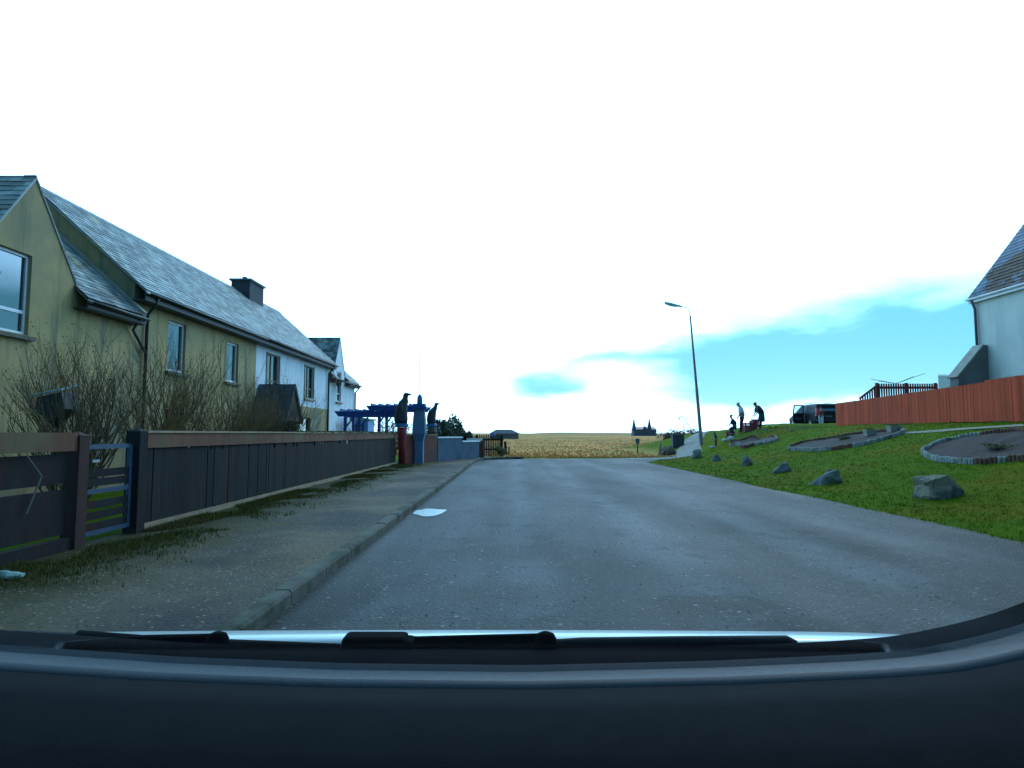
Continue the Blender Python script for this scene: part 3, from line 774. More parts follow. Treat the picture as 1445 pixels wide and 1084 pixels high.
# --- house 1 (nearest, low eaves, wallhead gable)
LZ, LX = 4.08, -8.70       # low eaves
def low_house(root, y0, y1, gy, ghw, gz, wm, sl, sl2, gwin, sillm, framem, win2, near_open, mirror, curt='curtain', gl='glass'):
    """a house with low eaves and a flush gable rising through them; gy = gable centre"""
    sl_k = (RZ - EZ) / (EX - RX)                       # the same pitch as the taller roof
    rx = RX; rz = LZ + (LX - rx) * sl_k
    k = (gz - 4.29) / ghw
    def top(s):
        d = abs(s - gy)
        return max(4.29, gz - k * d) if d < ghw else 4.29
    mb = MB()
    wall_sheet(mb, PW, y0, y1, GZ - .1, top, gwin + win2, breaks=(gy - ghw, gy, gy + ghw))
    for y in (y0, y1): mb.poly([(WX, y, 0), (WX, y, 4.28), (rx, y, rz - .08), (2 * rx - WX, y, 4.28), (2 * rx - WX, y, 0)])
    mb.poly([(2 * rx - WX, y0, 0), (2 * rx - WX, y1, 0), (2 * rx - WX, y1, 4.4), (2 * rx - WX, y0, 4.4)])
    mb.build('wall', wm, root)
    mb = MB()
    segs = []
    if gy - ghw > y0: segs.append((y0, gy - ghw * 0.92))
    if gy + ghw < y1: segs.append((gy + ghw * 0.92, y1))
    for (a, b) in segs: slates(mb, (LX, a, LZ), (LX, b, LZ), (rx, a, rz), (rx, b, rz), seed=31)
    # behind the gable the main slope carries on above its ridge
    zb = gz - .05; xb = LX - (zb - LZ) / sl_k
    slates(mb, (xb, gy - ghw, zb), (xb, gy + ghw, zb), (rx, gy - ghw, rz), (rx, gy + ghw, rz), seed=32)
    bx_ = 2 * rx - LX
    mb.hexa([(rx, y0, rz), (rx, y1, rz), (bx_, y1, LZ), (bx_, y0, LZ)], [(rx, y0, rz - .06), (rx, y1, rz - .06), (bx_, y1, LZ - .06), (bx_, y0, LZ - .06)])
    for (a, b) in segs: mb.hexa([(LX, a, LZ - .03), (LX, b, LZ - .03), (rx, b, rz - .03), (rx, a, rz - .03)], [(LX, a, LZ - .07), (LX, b, LZ - .07), (rx, b, rz - .07), (rx, a, rz - .07)])
    # the gable's own little roof
    for sg in (-1, 1):
        zf = 4.30; xf = WX - 0.0
        e0 = (WX + .02, gy + sg * ghw * 1.0, gz - k * ghw * 1.0 + .03); r0 = (WX + .02, gy, gz + .03)
        xe = LX - (e0[2] - LZ) / sl_k - .4; xr = LX - (gz - LZ) / sl_k - .3
        slates(mb, e0, (xe, e0[1], e0[2]), r0, (xr, gy, r0[2]), seed=40 + sg)
        mb.hexa([e0, r0, (xr, gy, r0[2]), (xe, e0[1], e0[2])], [Vector(v) - Vector((0, 0, .05)) for v in (e0, r0, (xr, gy, r0[2]), (xe, e0[1], e0[2]))])
    mb.build('roof', sl2 if sl2 else sl, root, fixn=False)
    for (a, b) in segs:
        mb = MB(); mb.box((LX - .02, a, LZ - .20), (LX + .01, b, LZ - .05)); mb.build('fascia', M['fascia'], root)
        mb = MB(); mb.box((WX - .02, a, LZ - .22), (LX - .02, b, LZ - .19)); mb.build('soffit', M['fascia'], root)
    prof = [(0.055 * math.cos(a), 0.055 * math.sin(a)) for a in [PI + PI * q / 6 for q in range(7)]]
    for (a, b) in segs:
        mb = MB(); mb.grid([[(LX + .07 + px, y, LZ - .07 + pz) for px, pz in prof] for y in (a, b)]); mb.build('gutter', M['pipe'], root, solid=0.006, smooth=True)
    for (a, b, c, d) in gwin: window(root, PW, a, b, c, d, INL, framem, sillm, curtain=curt, gl=gl, cw=.1)
    for (a, b, c, d) in win2: window(root, PW, a, b, c, d, INL, framem, sillm, curtain=curt)

YB0, YBm, YB1 = 15.0, 22.3, 31.3
h1 = thing('terraced_house', 'nearest ochre house with a steep gable and white window above the gate', 'house', (WX, 12, 0))
low_house(h1, 8.6, YB0, 11.72, 1.30, 6.10, M['render_ochre'], M['slate'], None, [(10.75, 11.75, 3.12, 4.62)], M['sill'], M['upvc'], [], True, False, gl='glass_bright')
# raised coping along the skew of the higher house's gable wall
h2 = thing('terraced_house', 'ochre middle house with two white framed upper windows behind bare shrubs', 'house', (WX, 18, 0))
main_block(h2, YB0, YBm, M['render_ochre'], [(16.55, 17.45, 2.95, 4.28), (20.0, 20.85, 2.95, 4.22), (16.5, 17.5, 0.8, 2.0)], M['slate'], True, False, seed=2)
window(h2, PW, 16.55, 17.45, 2.95, 4.28, INL, M['upvc'], M['sill'], horiz_mull=0.0, cw=0.45)
window(h2, PW, 20.0, 20.85, 2.95, 4.22, INL, M['upvc'], M['sill'], horiz_mull=0.0, cw=0.5)
window(h2, PW, 16.5, 17.5, 0.8, 2.0, INL, M['upvc'], M['sill'], cw=0.3)
mb = MB()
sk = (RZ - EZ) / (EX - RX)
a0 = Vector((LX + .02, YB0 - .08, LZ + .05)); a1 = Vector((RX, YB0 - .08, LZ + .05 + (LX + .02 - RX) * sk))
mb.bar(a0, a1, 0.14, 0.06); mb.build('coping', M['coping'], h2)
mb = MB()
mb.tube([(EX + .06, YB0 + .35, EZ - .1), (EX - .05, YB0 + .4, EZ - .3), (WX + .07, YB0 + .45, EZ - .5), (WX + .07, YB0 + .45, 0.1)], 0.04)
mb.tube([(LX + .05, YB0 - .3, LZ - .1), (WX + .09, YB0 - .15, LZ - .35), (WX + .09, YB0 + .42, LZ - .85)], 0.035)
mb.build('downpipe', M['pipe'], h2, smooth=True)

h3 = thing('terraced_house', 'white upper, ochre lower house with brown windows, dark porch and chimney', 'house', (WX, 26, 0))
main_block(h3, YBm, YB1, M['render_white'], [(23.3, 24.5, 2.85, 4.28), (27.6, 28.8, 2.85, 4.28), (27.0, 28.4, 0.95, 2.0)], M['slate'], False, True, low=2.45, seed=3)
window(h3, PW, 23.3, 24.5, 2.85, 4.28, INL, M['brownframe'], M['timber_cap'], horiz_mull=0.3, vert=True, curtain='curtain_blue')
window(h3, PW, 27.6, 28.8, 2.85, 4.28, INL, M['brownframe'], M['timber_cap'], horiz_mull=0.3, vert=True, curtain='curtain_blue')
window(h3, lambda s, z: PW(s, z) + Vector((.03, 0, 0)), 27.0, 28.4, 0.95, 2.0, INL, M['brownframe'], M['timber_cap'], horiz_mull=0, curtain='curtain_blue')
for yy in (23.3 - .09, 24.5 + .02, 27.6 - .09, 28.8 + .02): mb = MB(); mb.box((WX, yy, 2.83), (WX + .025, yy + .07, 4.30)); mb.build('window_surround', M['brownframe'], h3)
mb = MB(); mb.tube([(EX + .06, YB1 - .5, EZ - .1), (EX - .1, YB1 - .45, EZ - .35), (WX + .09, YB1 - .4, EZ - .5), (WX + .09, YB1 - .4, 0.1)], 0.045)
mb.build('downpipe', M['pipe'], h3, smooth=True)
# chimney
cy = 27.6
mb = MB(); mb.box((RX - .40, cy - .75, RZ - .7), (RX + .40, cy + .75, RZ + 0.50))
ch = mb.build('chimney', mat('chimney_render', (0.055, 0.065, 0.085), (0.04, 0.05, 0.065), 3, 0.9, 0.4, 20), h3)
mb = MB(); mb.box((RX - .47, cy - .82, RZ + .50), (RX + .47, cy + .82, RZ + .58)); mb.build('chimney_cap', M['cement'], ch)
for q in (-.35,):
    mb = MB(); mb.lathe((RX, cy + q, RZ + .58), [(.10, 0), (.12, .04), (.09, .06), (.085, .12), (.11, .13), (.1, .16)], 10); mb.build('chimney_pot', M['slate_dark'], ch)
# porch with a steep roof
pm = mat('porch_boards', (0.042, 0.034, 0.032), (0.03, 0.025, 0.024), 3, 0.8, 0.4, 10, stretch=(1, 1, 4))
pyc = 22.6; phw = 0.86; pex = -7.75; ptz = 3.02; pez = 1.72
mb = MB()
for sg in (-1, 1): slates(mb, (pex + .08, pyc + sg * phw, pez), (WX + .01, pyc + sg * phw, pez), (pex + .08, pyc, ptz), (WX + .01, pyc, ptz), w=.22, course=.14, seed=55 + sg)
for sg in (-1, 1):
    A = [(pex + .06, pyc + sg * phw, pez - .01), (pex + .06, pyc, ptz - .01), (WX + .02, pyc, ptz - .01), (WX + .02, pyc + sg * phw, pez - .01)]
    mb.hexa(A, [Vector(v) - Vector((0, 0, .07)) for v in A])
pr = mb.build('porch', M['slate_dark'], h3, fixn=False)
pr['label'] = 'dark steep roofed porch on the front of the white house'
mb = MB(); mb.hexa([(pex, pyc - phw * .9, pez + .02), (pex, pyc + phw * .9, pez + .02), (pex, pyc, ptz - .12)], [(pex - .05, pyc - phw * .9, pez + .02), (pex - .05, pyc + phw * .9, pez + .02), (pex - .05, pyc, ptz - .12)])
mb.build('porch_gable', pm, pr)
mb = MB(); mb.box((WX + .03, pyc - phw * .82, .1), (pex - .1, pyc - phw * .76, pez + .1)); mb.build('porch_side', pm, pr)
mb = MB(); mb.box((WX + .03, pyc + phw * .76, .1), (pex - .1, pyc + phw * .82, pez + .1))
mb.build('porch_side', pm, pr)

h4 = thing('terraced_house', 'far white house with a narrow gable and small canopy past the downpipe', 'house', (WX, 34, 0))
low_house(h4, YB1, 36.4, 33.1, 1.15, 6.25, M['render_white'], M['slate'], None, [(32.6, 33.5, 2.95, 4.5)], M['redsill'], M['upvc'], [], False, True, 'curtain_blue')
mb = MB()
mb.hexa([(WX + .02, 31.9, 4.02), (WX + .02, 33.7, 4.02), (WX + .75, 33.7, 3.86), (WX + .75, 31.9, 3.86)], [(WX + .02, 31.9, 4.12), (WX + .02, 33.7, 4.12), (WX + .75, 33.7, 3.92), (WX + .75, 31.9, 3.92)])
mb.build('canopy', M['coping'], h4)
mb = MB(); mb.tube([(LX + .06, 36.35, LZ - .08), (WX + .07, 36.3, LZ - .45), (WX + .07, 36.3, .1)], .045); mb.build('downpipe', M['pipe'], h4, smooth=True)

# ---------------------------------------------------------------- left boundary: fences, gate, walls
FX = -4.6; FT = 1.31
def post(mb, x, y, z0, z1, w=.11): mb.box((x - w / 2, y - w / 2, z0), (x + w / 2, y + w / 2, z1)); mb.hexa([(x - w / 2, y - w / 2, z1), (x + w / 2, y - w / 2, z1), (x + w / 2, y + w / 2, z1), (x - w / 2, y + w / 2, z1)], [(x - .01, y - .01, z1 + .04), (x + .01, y - .01, z1 + .04), (x + .01, y + .01, z1 + .04), (x - .01, y + .01, z1 + .04)])
def board_fence(root, y0, y1, top, gap_fn, seed, moss=False, caps=True, rails=3):
    r = random.Random(seed)
    mb = MB(); y = y0 + .06
    while y < y1 - .08:
        w = .092; g = gap_fn(y, r)
        mb.box((FX - .012, y, PZ + .07 + r.uniform(-.01, .02)), (FX + .010, y + w, top - .16 + r.uniform(-.004, .004) - (r.uniform(.05, .14) if r.random() < .22 and 9 < y < 19 else 0)))
        y += w + g
    mb.build('boards', M['timber_dark'], root)
    mb = MB()
    for z in (PZ + .30, PZ + .72): mb.box((FX - .06, y0 + .05, z), (FX - .014, y1 - .05, z + .08))
    mb.build('rail', M['timber_dark'], root)
    mb = MB(); y = y0
    while y < y1 - .05:
        y2 = min(y + 2.4, y1)
        mb.box((FX + .012, y + .004, top - .19), (FX + .036, y2 - .004, top - .004)); y = y2
    mb.build('top_board', M['timber_red'], root)
    mb = MB(); mb.box((FX - .05, y0, top), (FX + .055, y1, top + .028)); mb.build('capping', M['timber_cap'], root)
    mb = MB(); mb.box((FX + .012, y0 + .03, PZ - .03), (FX + .034, y1 - .03, PZ + .075)); gb = mb.build('gravel_board', M['timber_cap'], root)
    y = y0 + 2.2
    while y < y1 - .5:
        mb = MB(); post(mb, FX - .075, y, 0, top - .05, .10); mb.build('post', M['timber_dark'], root); y += 2.4

f1 = thing('garden_fence', 'near red brown fence panel with a broken slat, left of the gate', 'fence', (FX, 5, PZ))
r = random.Random(2)
mb = MB(); 
for z0, z1 in ((.16, .62), (.68, .98)):
    mb.box((FX - .012, 2.6, PZ + z0), (FX + .010, 6.62, PZ + z1))
for yv in (3.2, 4.4, 5.6): mb.box((FX + .012, yv, PZ + .1), (FX + .03, yv + .09, PZ + 1.02))
mb.build('boards', M['timber_dark'], f1)
mb = MB(); mb.box((FX + .032, 2.6, FT - .19), (FX + .056, 6.70, FT)); mb.build('top_board', M['timber_red'], f1)
mb = MB(); post(mb, FX, 6.78, 0, FT - .03, .16); mb.build('post', mat('post_brown', (.07, .035, .03), None, 3, .85, spec=.2), f1)
mb = MB(); mb.bar((FX + .05, 6.02, FT - .22), (FX + .05, 6.22, FT - .42), .008, .014); mb.bar((FX + .05, 6.22, FT - .42), (FX + .05, 6.05, .55), .008, .02)
mb.build('broken_slat', mat('grey_slat', (.10, .10, .09), None, 4, .9), f1)
mb = MB(); mb.box((FX - .05, 2.6, PZ - .03), (FX + .05, 6.70, PZ + .12)); mb.build('gravel_board', M['timber_dark'], f1)

gt = thing('garden_gate', 'blue grey garden gate between the two front fences', 'gate', (FX, 7.3, PZ))
mb = MB(); a, b = 6.90, 7.72
for (p, q) in (((a, PZ + .08), (a, 1.17)), ((b, PZ + .08), (b, 1.17))): mb.box((FX - .02, p[0] - .025, p[1]), (FX + .02, p[0] + .025, q[1]))
for z in (PZ + .08, .64, 1.13): mb.box((FX - .018, a + .026, z), (FX + .018, b - .026, z + .05))
mb.build('gate_frame', M['gate_blue'], gt)
mb = MB(); 
for z in (.24, .36, .48, .72, .82): mb.box((FX - .008, a + .03, z), (FX + .008, b - .03, z + .085))
mb.build('boards', M['timber_dark'], gt)
mb = MB(); mb.bar((FX + .022, a + .1, 1.0), (FX + .022, a + .22, 1.0), .015, .03); mb.build('latch', M['alloy'], gt)

f2 = thing('garden_fence', 'long dark boarded fence with brown top rail running along the pavement', 'fence', (FX, 16, PZ))
mb = MB(); post(mb, FX, 7.86, 0, FT + .02, .17); o = mb.build('post', M['timber_dark'], f2)
board_fence(f2, 7.95, 25.3, FT, lambda y, r: (.028 if r.random() < .12 else .004) if y < 13 else .003, 4)
mb = MB(); r = random.Random(9)
for i in range(900):
    y = 25.2 - 11.5 * r.random() ** 1.3; c = Vector((FX + r.uniform(-.05, .06), y, FT + .02 + .02 * r.random())); s_ = r.uniform(.015, .04)
    mb.obox(c, (s_, s_ * 1.4, s_ * .8), Matrix.Rotation(r.uniform(0, 3), 3, 'Z') @ Matrix.Rotation(r.uniform(0, 1), 3, 'X'))
o = mb.build('moss', M['moss'], f2); o['kind'] = 'stuff'

# red wall, blue pillar, blue wall
def wall_seg(mb, p, q, z0, z1, w=.22):
    p = Vector((*p, 0)); q = Vector((*q, 0)); d = (q - p).normalized(); n_ = Vector((-d.y, d.x, 0)) * w / 2
    lo = [p - n_, q - n_, q + n_, p + n_]
    mb.hexa([v + Vector((0, 0, z0)) for v in lo], [v + Vector((0, 0, z1)) for v in lo])
rw = thing('boundary_wall', 'short red painted wall either side of the blue pillar', 'wall', (-4.0, 26, PZ))
mb = MB(); wall_seg(mb, (-4.42, 25.45), (-3.35, 27.9), 0, 1.22); mb.build('wall', M['brickred'], rw)
mb = MB(); wall_seg(mb, (-4.44, 25.42), (-3.34, 27.93), 1.22, 1.27, .27); mb.build('coping', M['timber_cap'], rw)
bw = thing('boundary_wall', 'slate blue wall with stepped white coping at the end of the pavement', 'wall', (-2.6, 30, PZ))
mb = MB(); wall_seg(mb, (-3.33, 27.98), (-2.45, 30.0), 0, 1.10); wall_seg(mb, (-2.45, 30.02), (-1.72, 31.7), 0, .90); mb.build('wall', M['wallblue'], bw)
mb = MB(); wall_seg(mb, (-3.35, 27.95), (-2.43, 30.03), 1.10, 1.16, .30); wall_seg(mb, (-2.43, 30.05), (-1.70, 31.73), .90, .96, .30); mb.build('coping', M['whitecap'], bw)
p3 = at(670, 617, 33)
bw2 = thing('gate_pier', 'low red gate pier with a white cap where the blue wall ends', 'pier', (-1.6, 32.3, PZ))
mb = MB(); mb.box((-1.72, 32.1, 0), (-1.40, 32.42, .95)); mb.build('pier', M['brickred'], bw2)
mb = MB(); mb.box((-2.35, 33.2, .95), (-1.55, 33.45, 1.05)); mb.box((-2.33, 33.22, 0), (-1.57, 33.43, .95)); mb.build('cap_stone', M['whitecap'], bw2)

# tall blue pillar with lantern and mast
PB = Vector((-3.80, 26.4, 0))
pl = thing('pillar', 'tall blue rendered pillar with a lantern and thin mast on top', 'pillar', tuple(PB))
mb = MB()
for (z0, w0, z1, w1) in ((0.05, .17, 1.0, .17), (1.0, .17, 1.3, .26), (1.3, .26, 1.9, .235), (1.9, .235, 2.30, .20)):
    mb.loft([[PB + Vector((sx * w0, sy * w0 - .15, z0)) for sx, sy in ((-1, -1), (1, -1), (1, 1), (-1, 1))], [PB + Vector((sx * w1, sy * w1 - .15, z1)) for sx, sy in ((-1, -1), (1, -1), (1, 1), (-1, 1))]])
mb.build('shaft', M['pillar'], pl)
mb = MB(); mb.lathe(PB + Vector((0, -.15, 2.52)), [(.10, 0), (.115, .05), (.11, .22), (.10, .30), (.05, .37), (.02, .40)], 12); mb.build('lantern', M['bandblue'], pl, smooth=True)
mb = MB(); mb.tube([PB + Vector((0, -.15, 2.9)), PB + Vector((-.03, -.15, 4.42))], .012, 6); mb.build('mast', M['whitecap'], pl)
mb = MB(); mb.box(tuple(PB + Vector((-.30, -.45, 2.30))), tuple(PB + Vector((.30, .15, 2.40)))); mb.box(tuple(PB + Vector((-.24, -.39, 2.40))), tuple(PB + Vector((.24, .09, 2.52)))); mb.build('cap_stone', M['pergola'], pl)

# pergola: two blue timber frames
pg = thing('pergola', 'bright blue garden pergola behind the red wall', 'pergola', (-6, 27.5, GZ))
def pbeam(x0, x1, y, z, h=.23, t=.06):
    mb.hexa([(x0 - .18, y, z + h), (x0, y, z), (x1, y, z), (x1 + .18, y, z + h)], [(x0 - .18, y + t, z + h), (x0, y + t, z), (x1, y + t, z), (x1 + .18, y + t, z + h)])
for y in (26.9, 28.5): mb = MB(); pbeam(-6.0, -3.78, y, 2.25); mb.build('beam', M['pergola'], pg)
for y in (27.0, 28.4): mb = MB(); pbeam(-7.35, -5.0, y, 2.02); mb.build('beam', M['pergola'], pg)
mb = MB(); k = -5.9
while k < -3.85: mb.box((k, 26.6, 2.455), (k + .05, 28.9, 2.56)); k += .32
k = -7.2
while k < -6.05: mb.box((k, 26.7, 2.225), (k + .05, 28.8, 2.33)); k += .32
mb.build('rafters', M['pergola'], pg)
for (x, y, z) in ((-7.05, 27.03, 2.05), (-7.05, 28.42, 2.05), (-5.6, 26.93, 2.28), (-5.6, 28.52, 2.28), (-6.45, 27.03, 2.05)):
    mb = MB(); mb.box((x - .06, y - .06, GZ - .1), (x + .06, y + .06, z)); mb.bar((x + .05, y, z - .45), (x + .38, y, z - .02), .06, .06); mb.build('post', M['pergola'], pg)
sh = thing('garden_shed', 'small bright blue shed beside the white house behind the pergola', 'shed', (-8.2, 34, GZ))
mb = MB(); mb.box((-8.4, 33.5, 0), (-7.55, 35, 2.0)); mb.build('wall', M['steelblue'], sh)
mb = MB(); mb.hexa([(-8.5, 33.4, 2.0), (-7.45, 33.4, 2.0), (-7.45, 33.4, 2.08), (-8.5, 33.4, 2.22)], [(-8.5, 35.1, 2.0), (-7.45, 35.1, 2.0), (-7.45, 35.1, 2.08), (-8.5, 35.1, 2.22)]); mb.build('roof', M['coping'], sh)
mb = MB(); mb.box((-8.2, 33.46, .05), (-7.75, 33.498, 1.8)); mb.build('door', M['gate_blue'], sh)

# bird sculptures: loft of ellipses along an S shaped spine, facing +x
def bird(name, base, H, label, lean, tail):
    t = thing(name, label, 'sculpture', tuple(base), 'dark bird sculptures on the front wall')
    B = Vector(base)
    sp = [(-.02, 0.0, .17, .17), (-.03, .12, .19, .19), (-.03, .28, .185, .19), (-.01, .45, .17, .18), (.015, .58, .15, .15), (.05, .70, .115, .11), (.085, .78, .075, .075), (.105, .84, .062, .06), (.115, .90, .068, .058), (.125, .95, .06, .05), (.13, .985, .03, .03)]
    mb = MB(); n = 16; rings = []
    for (x, z, rx, ry) in sp:
        c = B + Vector((x * lean, 0, z)) * H; rx *= 1.12 if z > .5 else 1.2; rx, ry = (rx * 1.25, ry * 1.25) if z > .66 else (rx, ry)
        rings.append([c + Vector((rx * math.cos(2 * PI * j / n) * H * .95, ry * math.sin(2 * PI * j / n) * H * .8, 0)) for j in range(n)])
    mb.loft(rings); b_ = mb.build('body', M['bird'], t, smooth=True)
    mb = MB(); c = B + Vector((.115 * lean, 0, .925)) * H
    mb.tube([c + Vector((.03 * H, 0, .0)), c + Vector((.13 * H, 0, .004)), c + Vector((.215 * H, 0, -.03 * H))], [.05 * H, .034 * H, .006], 8); mb.build('beak', M['bird'], t, smooth=True)
    for sg in (-1, 1):
        mb = MB(); rings = []
        for k in range(8):
            u = k / 7; c = B + Vector(((-.03 - .06 * u * tail) * lean, sg * (.135 - .03 * u), .66 - .60 * u)) * H; rr = .11 * math.sin(PI * (.18 + .75 * u))
            rings.append([c + Vector((rr * H * math.cos(a), .04 * H * math.sin(a), 0)) for a in [2 * PI * j / 10 for j in range(10)]])
        mb.loft(rings); mb.build('wing', M['bird'], t, smooth=True)
    mb = MB(); mb.lathe(B + Vector((0, 0, -.14)), [(.20 * H, 0), (.21 * H, .03), (.21 * H, .12), (.18 * H, .14)], 16); mb.build('plinth', M['bandblue'], t)
    return t
b1p = at(567, 598, 25.5)
bird('bird_sculpture', (b1p.x, 25.5, b1p.z), 1.26, 'larger dark bird sculpture on the red post at the fence end', 1.0, 0.6)
tp = thing('post', 'round red post carrying the larger bird sculpture', 'post', (b1p.x, 25.5, 0))
mb = MB(); mb.lathe((b1p.x + .02, 25.5, 0), [(.13, 0), (.16, .9), (.17, 1.3), (.20, b1p.z - .15)], 18); mb.build('shaft', M['postred'], tp, smooth=True)
b2p = at(610, 598, 26.9)
bird('bird_sculpture', (b2p.x, 26.9, b2p.z), .90, 'smaller dark bird sculpture right of the blue pillar', 1.5, 1.8)
pt = thing('planter', 'terracotta planter of dry stems on the red wall under the smaller bird', 'planter', (b2p.x, 26.9, 1.27))
mb = MB(); mb.lathe((b2p.x, 26.9, 1.275), [(.16, 0), (.20, .10), (.17, .26), (.16, b2p.z - 1.275 - .15)], 12); mb.build('pot', M['brownframe'], pt)
r = random.Random(77); mb = MB()
for i in range(90):
    a = r.uniform(0, 2 * PI); p = Vector((b2p.x, 26.9, 1.42)); q = p + Vector((math.cos(a) * r.uniform(.12, .34), math.sin(a) * .2, r.uniform(-.08, .32)))
    mb.tube([p, (p + q) / 2 + Vector((0, 0, .08)), q], [.008, .006, .003], 4, False)
mb.build('stems', M['leaf_pink'], pt)

# ---------------------------------------------------------------- shrubs and trees
def twig_shrub(name, base, H, spread, n, label, mt, seed, group=None, leaf=None, r0=.019, cat='shrub'):
    r = random.Random(seed); B = Vector(base); t = thing(name, label, cat, tuple(B), group)
    mb = MB(); tips = []
    def grow(p, d, L, rad, dep):
        pts_ = [p]; q = p; dd = d.copy(); k = 4
        for i in range(k):
            dd = (dd + Vector((r.uniform(-1, 1), r.uniform(-1, 1), r.uniform(-.4, .9))) * .16).normalized()
            q = q + dd * L / k; pts_.append(q)
        mb.tube(pts_, [rad * (1 - .17 * i) for i in range(k + 1)], 4 if dep else 5, False)
        tips.append(q)
        if dep < 3:
            for j in range(r.choice((2, 3, 3))):
                i = r.choice((2, 3, 4)); nd = (dd + Vector((r.uniform(-1, 1), r.uniform(-1, 1), r.uniform(0, .9))) * .55).normalized()
                grow(pts_[i], nd, L * r.uniform(.5, .8), rad * .55, dep + 1)
    for i in range(n):
        a = r.uniform(0, 2 * PI); s_ = r.uniform(.1, 1) * spread
        d = Vector((math.cos(a) * s_, math.sin(a) * s_, 1)).normalized()
        grow(B + Vector((math.cos(a) * .1 * s_, math.sin(a) * .1 * s_, -.03)), d, H * r.uniform(.33, .5), r0, 0)
    mb.build('stems', mt, t, fixn=False)
    if leaf:
        mb = MB()
        for p in tips:
            for j in range(leaf[1]):
                c = p + Vector((r.gauss(0, .05), r.gauss(0, .05), r.gauss(0, .05))); s_ = leaf[2] * r.uniform(.6, 1.3)
                u = Vector((r.uniform(-1, 1), r.uniform(-1, 1), r.uniform(-1, 1))).normalized() * s_; v = u.orthogonal().normalized() * s_ * .5
                mb.poly([c - u, c + v, c + u, c - v])
        mb.build('leaves', leaf[0], t, fixn=False)
    return t
G1 = 'bare shrubs in the front gardens'
SH = [((-6.1, 8.9), 2.3, 'bare twiggy shrub by the garden gate post'), ((-6.9, 10.2), 2.6, 'tall bare shrub with splayed stems below the steep gable'),
      ((-6.0, 11.3), 2.3, 'bare shrub right of the splayed tall shrub'), ((-6.7, 12.6), 2.7, 'tallest bare shrub in front of the black downpipe'),
      ((-6.0, 13.8), 2.2, 'bare olive shrub under the left ochre house window'), ((-6.8, 15.2), 2.6, 'dense bare shrub between the two white framed windows'),
      ((-6.2, 16.8), 2.2, 'bare shrub under the second white framed window'), ((-6.9, 18.2), 2.5, 'bare shrub against the ochre to white wall joint')]
for i, ((x, y), H, lb) in enumerate(SH):
    twig_shrub('bare_shrub', (x, y, GZ), H + .25, .6, 24, lb, M['twig'] if i % 3 else M['twig_dark'], 100 + i, G1, (M['leaf_olive'], 1, .016))
twig_shrub('bare_shrub', (-7.9, 23.6, GZ), 3.4, .5, 6, 'thin bare shrub rising against the white wall between brown windows', M['twig_dark'], 140, G1, r0=.02)
twig_shrub('bare_shrub', (-6.9, 26.4, GZ), 1.7, .7, 9, 'low bare shrub in front of the ochre lower wall', M['twig'], 141, G1)
twig_shrub('flowering_shrub', (-5.2, 27.7, GZ), 2.0, .6, 16, 'pale blossomed shrub growing under the blue pergola', M['twig_dark'], 142, None, (M['leaf_pink'], 3, .04))
twig_shrub('flowering_shrub', (-4.15, 28.2, GZ), 1.8, .6, 14, 'pale flowering shrub between the larger bird and the pillar', M['twig_dark'], 143, None, (M['leaf_pink'], 3, .035))
def leafy(name, base, rx, ry, H, label, mt, seed, n=2600, ls=.05, cat='bush', group=None):
    r = random.Random(seed); B = Vector(base); t = thing(name, label, cat, tuple(B), group)
    mb = MB(); cl = [(Vector((r.gauss(0, .42) * rx, r.gauss(0, .42) * ry, r.uniform(.2, .85) * H)), r.uniform(.22, .42)) for _ in range(16)]
    for i in range(n):
        c0, cr = r.choice(cl); v = Vector((r.gauss(0, 1), r.gauss(0, 1), r.gauss(0, 1))).normalized() * cr * r.uniform(.6, 1.05)
        c = B + c0 + Vector((v.x * rx, v.y * ry, v.z * H * .8))
        if c.z < B.z: continue
        u = Vector((r.uniform(-1, 1), r.uniform(-1, 1), r.uniform(-1, 1))).normalized() * ls * r.uniform(.6, 1.4); w = u.orthogonal().normalized() * ls * .6
        mb.poly([c - u, c + w, c + u, c - w])
    mb.build('foliage', mt, t, fixn=False)
    mb = MB()
    for k in range(5):
        a = k * 1.3; mb.tube([B, B + Vector((math.cos(a) * rx * .2, math.sin(a) * ry * .2, H * .35)), B + Vector((math.cos(a) * rx * .45, math.sin(a) * ry * .45, H * .7))], [.05, .035, .015], 6)
    mb.build('stems', M['twig_dark'], t)
    return t
p = at(632, 600, 36)
leafy('evergreen_bush', (p.x, 36, .1), 1.0, 1.0, 2.0, 'tall dark evergreen bush just right of the smaller bird', M['leaf_dark'], 201, 6000, .08)
p = at(650, 600, 38)
leafy('evergreen_bush', (p.x, 38, .1), .8, .8, 1.5, 'lower dark evergreen bush sloping down behind the blue wall', M['leaf_dark'], 202, 5000, .08)
p = at(612, 600, 35)
leafy('evergreen_bush', (p.x - .1, 37, .1), .8, .8, 2.1, 'dark evergreen bush directly behind the smaller bird', M['leaf_dark'], 203, 4200, .08)
# bird table in the near garden
q = at(80, 570, 9.2)
bt = thing('bird_table', 'dark bird house with a pale blue sloping top behind the near fence', 'bird house', (q.x, 9.2, GZ))
c = Vector((q.x, 9.2, 0))
mb = MB(); zt = at(80, 556, 9.2).z
mb.hexa([c + Vector(v) for v in ((-.19, -.16, zt - .22), (0, -.16, zt - .42), (.22, -.16, zt - .22), (.17, -.16, zt + .02), (-.17, -.16, zt - .06))], [c + Vector(v) for v in ((-.19, .16, zt - .22), (0, .16, zt - .42), (.22, .16, zt - .22), (.17, .16, zt + .02), (-.17, .16, zt - .06))])
mb.build('house', M['car_trim'], bt)
mb = MB(); mb.hexa([c + Vector(v) for v in ((-.23, -.22, zt - .06), (.20, -.22, zt + .03), (.20, -.22, zt + .055), (-.23, -.22, zt - .035))], [c + Vector(v) for v in ((-.19, .2, zt + .05), (.16, .2, zt + .13), (.16, .2, zt + .155), (-.19, .2, zt + .075))])
